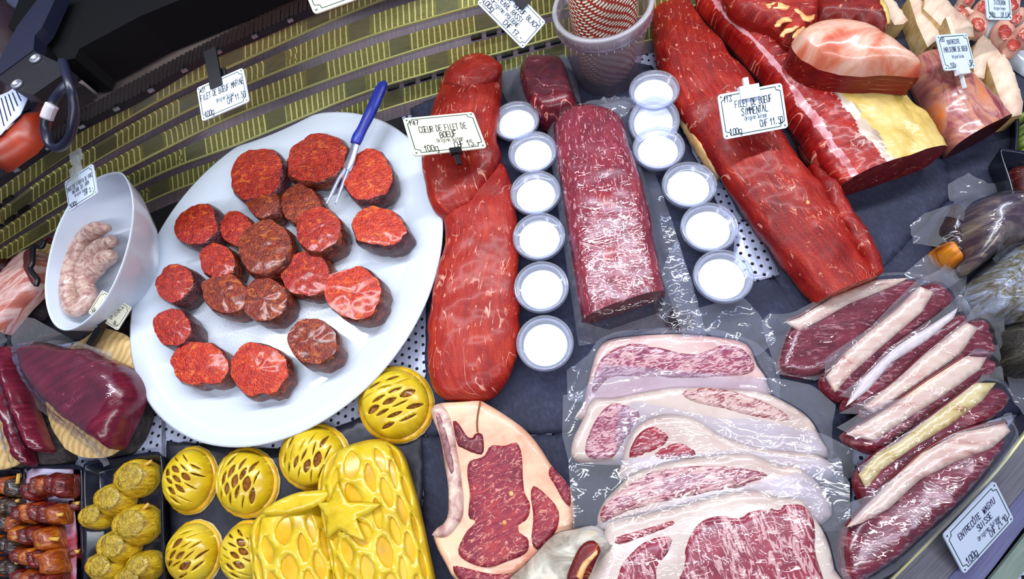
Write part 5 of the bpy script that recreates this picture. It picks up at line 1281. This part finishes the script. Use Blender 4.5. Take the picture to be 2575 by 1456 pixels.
for cubes, stick, lb in [
    ([(290, 500, 17, 24), (370, 440, 15, 28), (450, 430, 16, 24), (540, 420, 18, 28), (630, 440, 20, 30)], [(610, 402), (690, 372)], 'glazed red skewer on paper, uppermost of the row'),
    ([(180, 740, 17, 22), (270, 740, 18, 26), (370, 730, 18, 26), (470, 740, 18, 28), (560, 750, 18, 26)], [(590, 760), (686, 752)], 'glazed red skewer on paper, second from the top'),
    ([(160, 970, 18, 22), (260, 990, 18, 24), (350, 980, 18, 24), (450, 1020, 24, 30)], [(520, 1016), (640, 1022)], 'glazed red skewer on paper, third from the top'),
    ([(170, 1200, 18, 22), (270, 1220, 18, 24), (350, 1240, 16, 26), (410, 1230, 12, 26), (500, 1280, 24, 32)], [(530, 1272), (592, 1278)], 'glazed red skewer on paper, fourth from the top'),
    ([(180, 1440, 18, 20), (290, 1450, 20, 22), (400, 1470, 20, 22), (500, 1480, 20, 20)], [(510, 1480), (590, 1485)], 'glazed red skewer on paper, cut by the bottom frame edge')]:
    meat_skewer(cubes, stick, .0222, [REDM[0], REDM[1], REDM[0]], lb, G3)
for k, (y, lb) in enumerate([(440, 'dark meat skewer topmost at the left frame edge'), (660, 'dark meat skewer second at the left frame edge'), (840, 'dark meat skewer third at the left frame edge'), (1080, 'dark meat skewer fourth at the left frame edge'), (1330, 'dark meat skewer lowest at the left frame edge')]):
    meat_skewer([(40, y, 17, 24), (120, y + 20, 17, 26), (-60, y, 18, 24)], [(150, y - 40), (205, y - 60)] if k else [(190, 420), (205, 310)], .012, [REDM[2], REDM[2], REDM[1]], lb, 'dark skewers in the left edge tray')
for x, y, lb in [(825, 358, 'lower skewer end poking out beside the topmost red skewer'), (832, 635, 'lower skewer end poking out beside the second red skewer'), (850, 1160, 'lower skewer end poking out beside the fourth red skewer')]:
    meat_skewer([(790, y + 20, 12, 16)], [(780, y), (862, y - 5)], .0045, [REDM[0]], lb, 'skewers under the paper')

# ------------------------------------------------------------------ price signs
GL_ = {'A': '002640,1333', 'B': '000626443303,3342413000', 'C': '4536160501103041', 'D': '00062644422000', 'E': '46060040,0333', 'F': '460600,0333', 'G': '45361605011030414323', 'H': '0006,4046,0343', 'I': '2026',
       'J': '46411001', 'L': '060040', 'M': '0006234640', 'N': '00064046', 'O': '163645413010010516', 'P': '00063645443303', 'R': '00063645443303,2340', 'S': '4536160514334241301001', 'T': '0646,2620', 'U': '060110304146', 'V': '062046',
       'W': '0610243046', 'Y': '062346,2320', 'K': '0006,0346,1340', 'Z': '06460040', '0': '163645413010010516', '1': '042620', '2': '05163645330040', '3': '05163645342341301001', '4': '30360242', '5': '460604344341301001', '6': '361501103041423313',
       '7': '064620,1333', '8': '233241301001122334453616051423', '9': '4045361605143444', '.': '1011', '-': '0333', 'Ô': '163645413010010516,172837', 'Q': '163645413010010516,2240',
       'o': '0434300004', 'r': '0400,021434', 'i': '1410,1516', 'g': '34040030,343919', 'n': '0400,03143430', 'e': '023234040030', 's': '340402323000', 'u': '040030,3430', 'a': '34040030,3430', 'c': '34040030', 'p': '0409,04343000', 'b': '0600,0434300', 'l': '1610',
       'q': '34040030,3439', 'h': '0600,03143430', 't': '1610,0434', 'é': '023234040030,1627', 'è': '023234040030,2617', 'F_': ''}
def strokes(text, w, h, x0, y0, rnd):
    """marker lettering as flat ribbons in sign coordinates"""
    V, Fc = [], []; cw = w / max(len(text), 1); t = min(h, cw * 1.25) * .12 + h * .018
    for i, ch in enumerate(text):
        if ch not in GL_: continue
        low = ch.islower(); ww = cw * (.74 if not low else .80); jx, jy = rnd.uniform(-.05, .05) * cw, rnd.uniform(-.05, .05) * h; sl = rnd.uniform(0, .18)
        for st in GL_[ch].split(','):
            pts = []
            for k in range(0, len(st) - 1, 2):
                gx, gy = int(st[k]) / (3 if low else 4), int(st[k + 1]); gy = (-2 if gy == 9 else gy) / 6
                pts.append((x0 + i * cw + jx + gx * ww + gy * h * sl * .5, y0 + jy + gy * h))
            for a, b in zip(pts, pts[1:]):
                dx, dy = b[0] - a[0], b[1] - a[1]; L_ = math.hypot(dx, dy) or 1e-9; ex_, ey_ = dx / L_ * t * .5, dy / L_ * t * .5
                c = len(V); V += [(a[0] - ex_ - ey_, a[1] - ey_ + ex_), (a[0] - ex_ + ey_, a[1] - ey_ - ex_), (b[0] + ex_ + ey_, b[1] + ey_ - ex_), (b[0] + ex_ - ey_, b[1] + ey_ + ex_)]
                Fc.append([c, c + 1, c + 2, c + 3])
    return V, Fc
SIGNM = {'cool': plain('sign_white_cool', '#cfdcf2', .3, .5, .2), 'warm': plain('sign_ivory', '#d6d2be', .35, .5, .1)}
FRAMEM = plain('sign_frame_green', '#2c4a3c', .5)
PEN = plain('marker_ink', '#08080e', .6, .2); PENB = plain('marker_ink_blue', '#0c0a4a', .6, .2)
class Sign:
    def __init__(s, corners, z, label, lines, tone='cool', ratio=1.45, pen=None, nm='price_sign', flip=False):
        """corners: top-left, top-right, bottom-right, bottom-left of the card in pixels; a true rectangle of the given ratio is fitted to them"""
        cx, cy = sum(c[0] for c in corners) / 4, sum(c[1] for c in corners) / 4
        C = P(cx, cy, z); camp = Vector((0, 0, CH)); ray = (C - camp).normalized(); d0 = (C - camp).dot(ray)
        def onp(x, y):
            v = (CM @ Vector((x - IW / 2, IH / 2 - y, -F))).normalized(); return camp + v * (d0 / v.dot(ray))
        q = [onp(*c) for c in corners]
        a = (q[1] - q[0] + q[2] - q[3]) / 2; b = (q[0] - q[3] + q[1] - q[2]) / 2
        c_ = a.dot(b); k = ratio ** 2 * b.dot(b) - a.dot(a)
        x = (k + math.sqrt(k * k + 4 * ratio ** 2 * c_ * c_)) / 2
        al = math.sqrt(max(x, 0)); be = -c_ / al if al > 1e-7 else math.sqrt(max(0, (a.dot(a) / ratio ** 2) - b.dot(b)))
        best = None
        for sg_ in (1, -1):
            A, B = a + ray * al * sg_, b + ray * be * sg_; n = A.cross(B).normalized()
            if best is None or n.z > best[2].z: best = (A, B, n)
        A, B, n = best
        s.w, s.h = A.length, B.length; s.u, s.v = A.normalized(), B.normalized(); s.n = s.u.cross(s.v).normalized(); s.c = C
        th = s.th = thing(nm, C, label, 'price sign', 'handwritten price signs')
        W_, H_ = s.w / 2, s.h / 2; r = .07 * s.h; out = []
        for (sx, sy, a0) in ((1, 1, 0), (-1, 1, 90), (-1, -1, 180), (1, -1, 270)):
            for i in range(5):
                t = math.radians(a0 + 90 * i / 4); out.append((sx * (W_ - r) + r * math.cos(t), sy * (H_ - r) + r * math.sin(t)))
        m = len(out); V = [s.at(x, y, .0008) for x, y in out] + [s.at(x, y, -.0008) for x, y in out]
        mk('card', V, [list(range(m)), list(range(2 * m - 1, m - 1, -1))] + [[i, i + m, (i + 1) % m + m, (i + 1) % m] for i in range(m)], SIGNM[tone], th, [(0, 0)] * (2 * m), False)
        i_ = .06 * s.h; k_ = .10 * s.h; a_, b_ = W_ - i_, H_ - i_
        fr = [(a_ - k_, b_), (-a_ + k_, b_), (-a_ + k_ * .9, b_ - k_ * .7), (-a_ + k_ * .3, b_ - k_ * .9), (-a_, b_ - k_), (-a_, -b_ + k_), (-a_ + k_ * .3, -b_ + k_ * .9), (-a_ + k_ * .9, -b_ + k_ * .7), (-a_ + k_, -b_), (a_ - k_, -b_), (a_ - k_ * .9, -b_ + k_ * .7), (a_ - k_ * .3, -b_ + k_ * .9), (a_, -b_ + k_), (a_, b_ - k_), (a_ - k_ * .3, b_ - k_ * .9), (a_ - k_ * .9, b_ - k_ * .7)]
        V, Fc = [], []; t = .009 * s.h
        for p, q_ in zip(fr, fr[1:] + fr[:1]):
            dx, dy = q_[0] - p[0], q_[1] - p[1]; L_ = math.hypot(dx, dy); nx, ny = -dy / L_ * t, dx / L_ * t; c = len(V)
            V += [(p[0] + nx, p[1] + ny), (p[0] - nx, p[1] - ny), (q_[0] - nx, q_[1] - ny), (q_[0] + nx, q_[1] + ny)]; Fc.append([c, c + 1, c + 2, c + 3])
        for sx in (-1, 1):
            for sy in (-1, 1):
                c = len(V); x, y = sx * (a_ - k_ * .05), sy * (b_ - k_ * .05); e = .018 * s.h
                V += [(x - e, y - e), (x + e, y - e), (x + e, y + e), (x - e, y + e)]; Fc.append([c, c + 1, c + 2, c + 3])
        mk('printed_frame', [s.at(x, y, .0010) for x, y in V], Fc, FRAMEM, th, smooth=False)
        rn = random.Random(len(label)); V, Fc = [], []
        for text, x, y, w, h in lines:                 # x, y of lower left, w, h as fractions of the card
            v, f = strokes(text, w * s.w, h * s.h, (x - .5) * s.w, (y - .5) * s.h, rn); c = len(V)
            V += v; Fc += [[i + c for i in q_] for q_ in f]
        mk('handwriting', [s.at(x, y, .0012) for x, y in V], Fc, pen or PEN, th, smooth=False)
    def at(s, x, y, z=0): return s.c + s.u * x + s.v * y + s.n * z
    def block(s, name, x, y, hw, hh, z, hz, mat):
        return box(name, s.at(x * s.w, y * s.h, z), s.u * hw, s.v * hh, s.n * hz, mat, s.th)
CLIPW = plain('clip_white', '#d5dbe4', .35); CLIPC = clear('clip_clear', '#eaf0e6', .25, 1.6, .08)
g = Sign([(1010, 300), (1195, 279), (1222, 373), (1046, 390)], .105, 'ivory price sign reading coeur de filet de boeuf, before the fillets', [('147', .06, .78, .14, .13), ('COEUR DE FILET DE', .17, .56, .66, .16), ('BOEUF', .42, .38, .24, .15), ('Origine Suisse', .36, .27, .36, .09), ('100g', .16, .07, .19, .15), ('CHF 15.-', .57, .08, .36, .16)], 'warm')
g.block('clip', .06, -.50, .0075, .0042, .0005, .003, BLACK); g.block('clip_stem', .06, -.62, .003, .012, -.002, .002, BLACK)
g = Sign([(1802, 238), (1966, 210), (1980, 320), (1822, 353)], .10, 'white price sign reading filet de boeuf simmental, above the long fillet', [('113', .08, .80, .13, .13), ('FILET DE BOEUF', .24, .64, .58, .15), ('SIMMENTAL', .32, .45, .42, .15), ('Origine Suisse', .36, .33, .34, .09), ('CHF 11.50', .58, .13, .36, .15), ('100g', .10, .07, .19, .13)])
g.block('clip', -.02, .43, .0115, .0075, .0010, .0035, CLIPW); g.block('clip_stem', -.02, .58, .003, .010, -.003, .002, CLIPW)
g = Sign([(494, 222), (612, 171), (626, 255), (510, 306)], .195, 'white price sign reading filet de boeuf marine, hung on the grille', [('431', .06, .80, .13, .12), ('FILET DE BOEUF MARINE', .05, .56, .92, .17), ('Origine Suisse', .36, .34, .38, .11), ('CHF 11.50', .58, .17, .38, .17), ('100g', .08, .06, .20, .16)])
g.block('hanging_strap', -.08, .84, .0085, .026, .0014, .0012, BLACK); g.block('strap_fold', .02, .58, .006, .010, -.003, .0012, BLACK)
g = Sign([(1256, -66), (1376, 62), (1312, 119), (1203, 14)], .16, 'white price sign reading filet de boeuf black pearl, tilted at the top edge', [('FILET DE BOEUF BLACK', .04, .66, .92, .14), ('PEARL RASSI', .22, .46, .50, .14), ('Origine POLOGNE', .14, .30, .58, .11), ('CHF 17.-', .50, .10, .40, .15), ('100g', .05, .12, .22, .14)], ratio=1.75)
g.block('clip', -.05, .52, .012, .012, .0012, .0025, BLACK)
g = Sign([(163, 458), (233, 412), (245, 486), (175, 532)], .165, 'white price sign reading saucisse a rotir de porc, above the sausage bowl', [('SAUCISSE A ROTIR DE PORC', .06, .60, .90, .13), ('NATURE DU JURA', .22, .44, .60, .12), ('Origine Suisse', .28, .31, .44, .09), ('CHF 3.-', .60, .16, .32, .14), ('100g', .08, .05, .24, .14)])
g.block('clip', -.05, .46, .008, .010, .001, .003, CLIPC); g.block('clip_neck', -.02, .80, .004, .012, -.001, .002, CLIPC); g.block('clip_head', -.06, 1.12, .010, .007, -.002, .0015, CLIPC)
g = Sign([(300, 832), (218, 785), (262, 730), (328, 772)], .055, 'ivory price sign upside down reading selle de chevreuil, by the bowl foot', [('198', .06, .74, .16, .14), ('SELLE DE', .30, .62, .38, .14), ('CHEVREUIL', .24, .44, .48, .14), ('SAUVAGE SUC', .20, .27, .56, .13), ('Origine Tchèque', .18, .13, .62, .09), ('100g', .70, .76, .22, .14)], 'warm')
g.block('stand_clip', .05, .48, .007, .008, .0005, .003, BLACK); g.block('stand', .02, .95, .0045, .020, -.004, .003, BLACK)
g = Sign([(2353, 88), (2429, 85), (2453, 170), (2375, 180)], .085, 'small white price sign reading entrecote parisienne de boeuf, on the violet joint', [('120', .07, .80, .15, .12), ('ENTRECOTE', .28, .72, .42, .12), ('PARISIENNE DE BOEUF', .12, .50, .78, .14), ('Origine Suisse', .32, .32, .38, .09), ('CHF 7.50', .56, .09, .36, .14), ('100g', .20, .08, .20, .12)], ratio=1.2)
g.block('clip', .03, -.46, .009, .0085, .0006, .003, CLIPW); g.block('stick', .03, -.66, .0015, .016, -.001, .0015, CLIPW)
g = Sign([(2474, -42), (2536, -46), (2544, 55), (2483, 46)], .095, 'small white price sign reading cotelette agneau sisteron, top right corner', [('COTELETTE AGNEAU', .10, .56, .80, .11), ('SISTERON', .30, .40, .46, .11), ('Origine France', .28, .26, .46, .08), ('CHF 8.50', .54, .08, .36, .12), ('100g', .08, .08, .22, .12)], ratio=.85)
g = Sign([(2373, 1346), (2499, 1207), (2550, 1305), (2422, 1442)], .040, 'white price sign reading entrecote wagyu suisse, leaning on the front rail', [('ENTRECÔTE WAGYU', .17, .64, .70, .13), ('SUISSE', .46, .45, .28, .13), ('Origine Suisse', .40, .29, .42, .09), ('CHF 29.90', .58, .13, .34, .14), ('100g', .11, .10, .20, .14)], pen=PENB, ratio=1.6)
g = Sign([(740, -90), (952, -150), (1000, -45), (793, 42)], .245, 'white card with black stripe cut by the top frame edge', [], 'warm', ratio=1.5, nm='blank_card')
g.block('printed_stripe', .22, -.28, .045, .0016, .0011, .0003, BLACK)
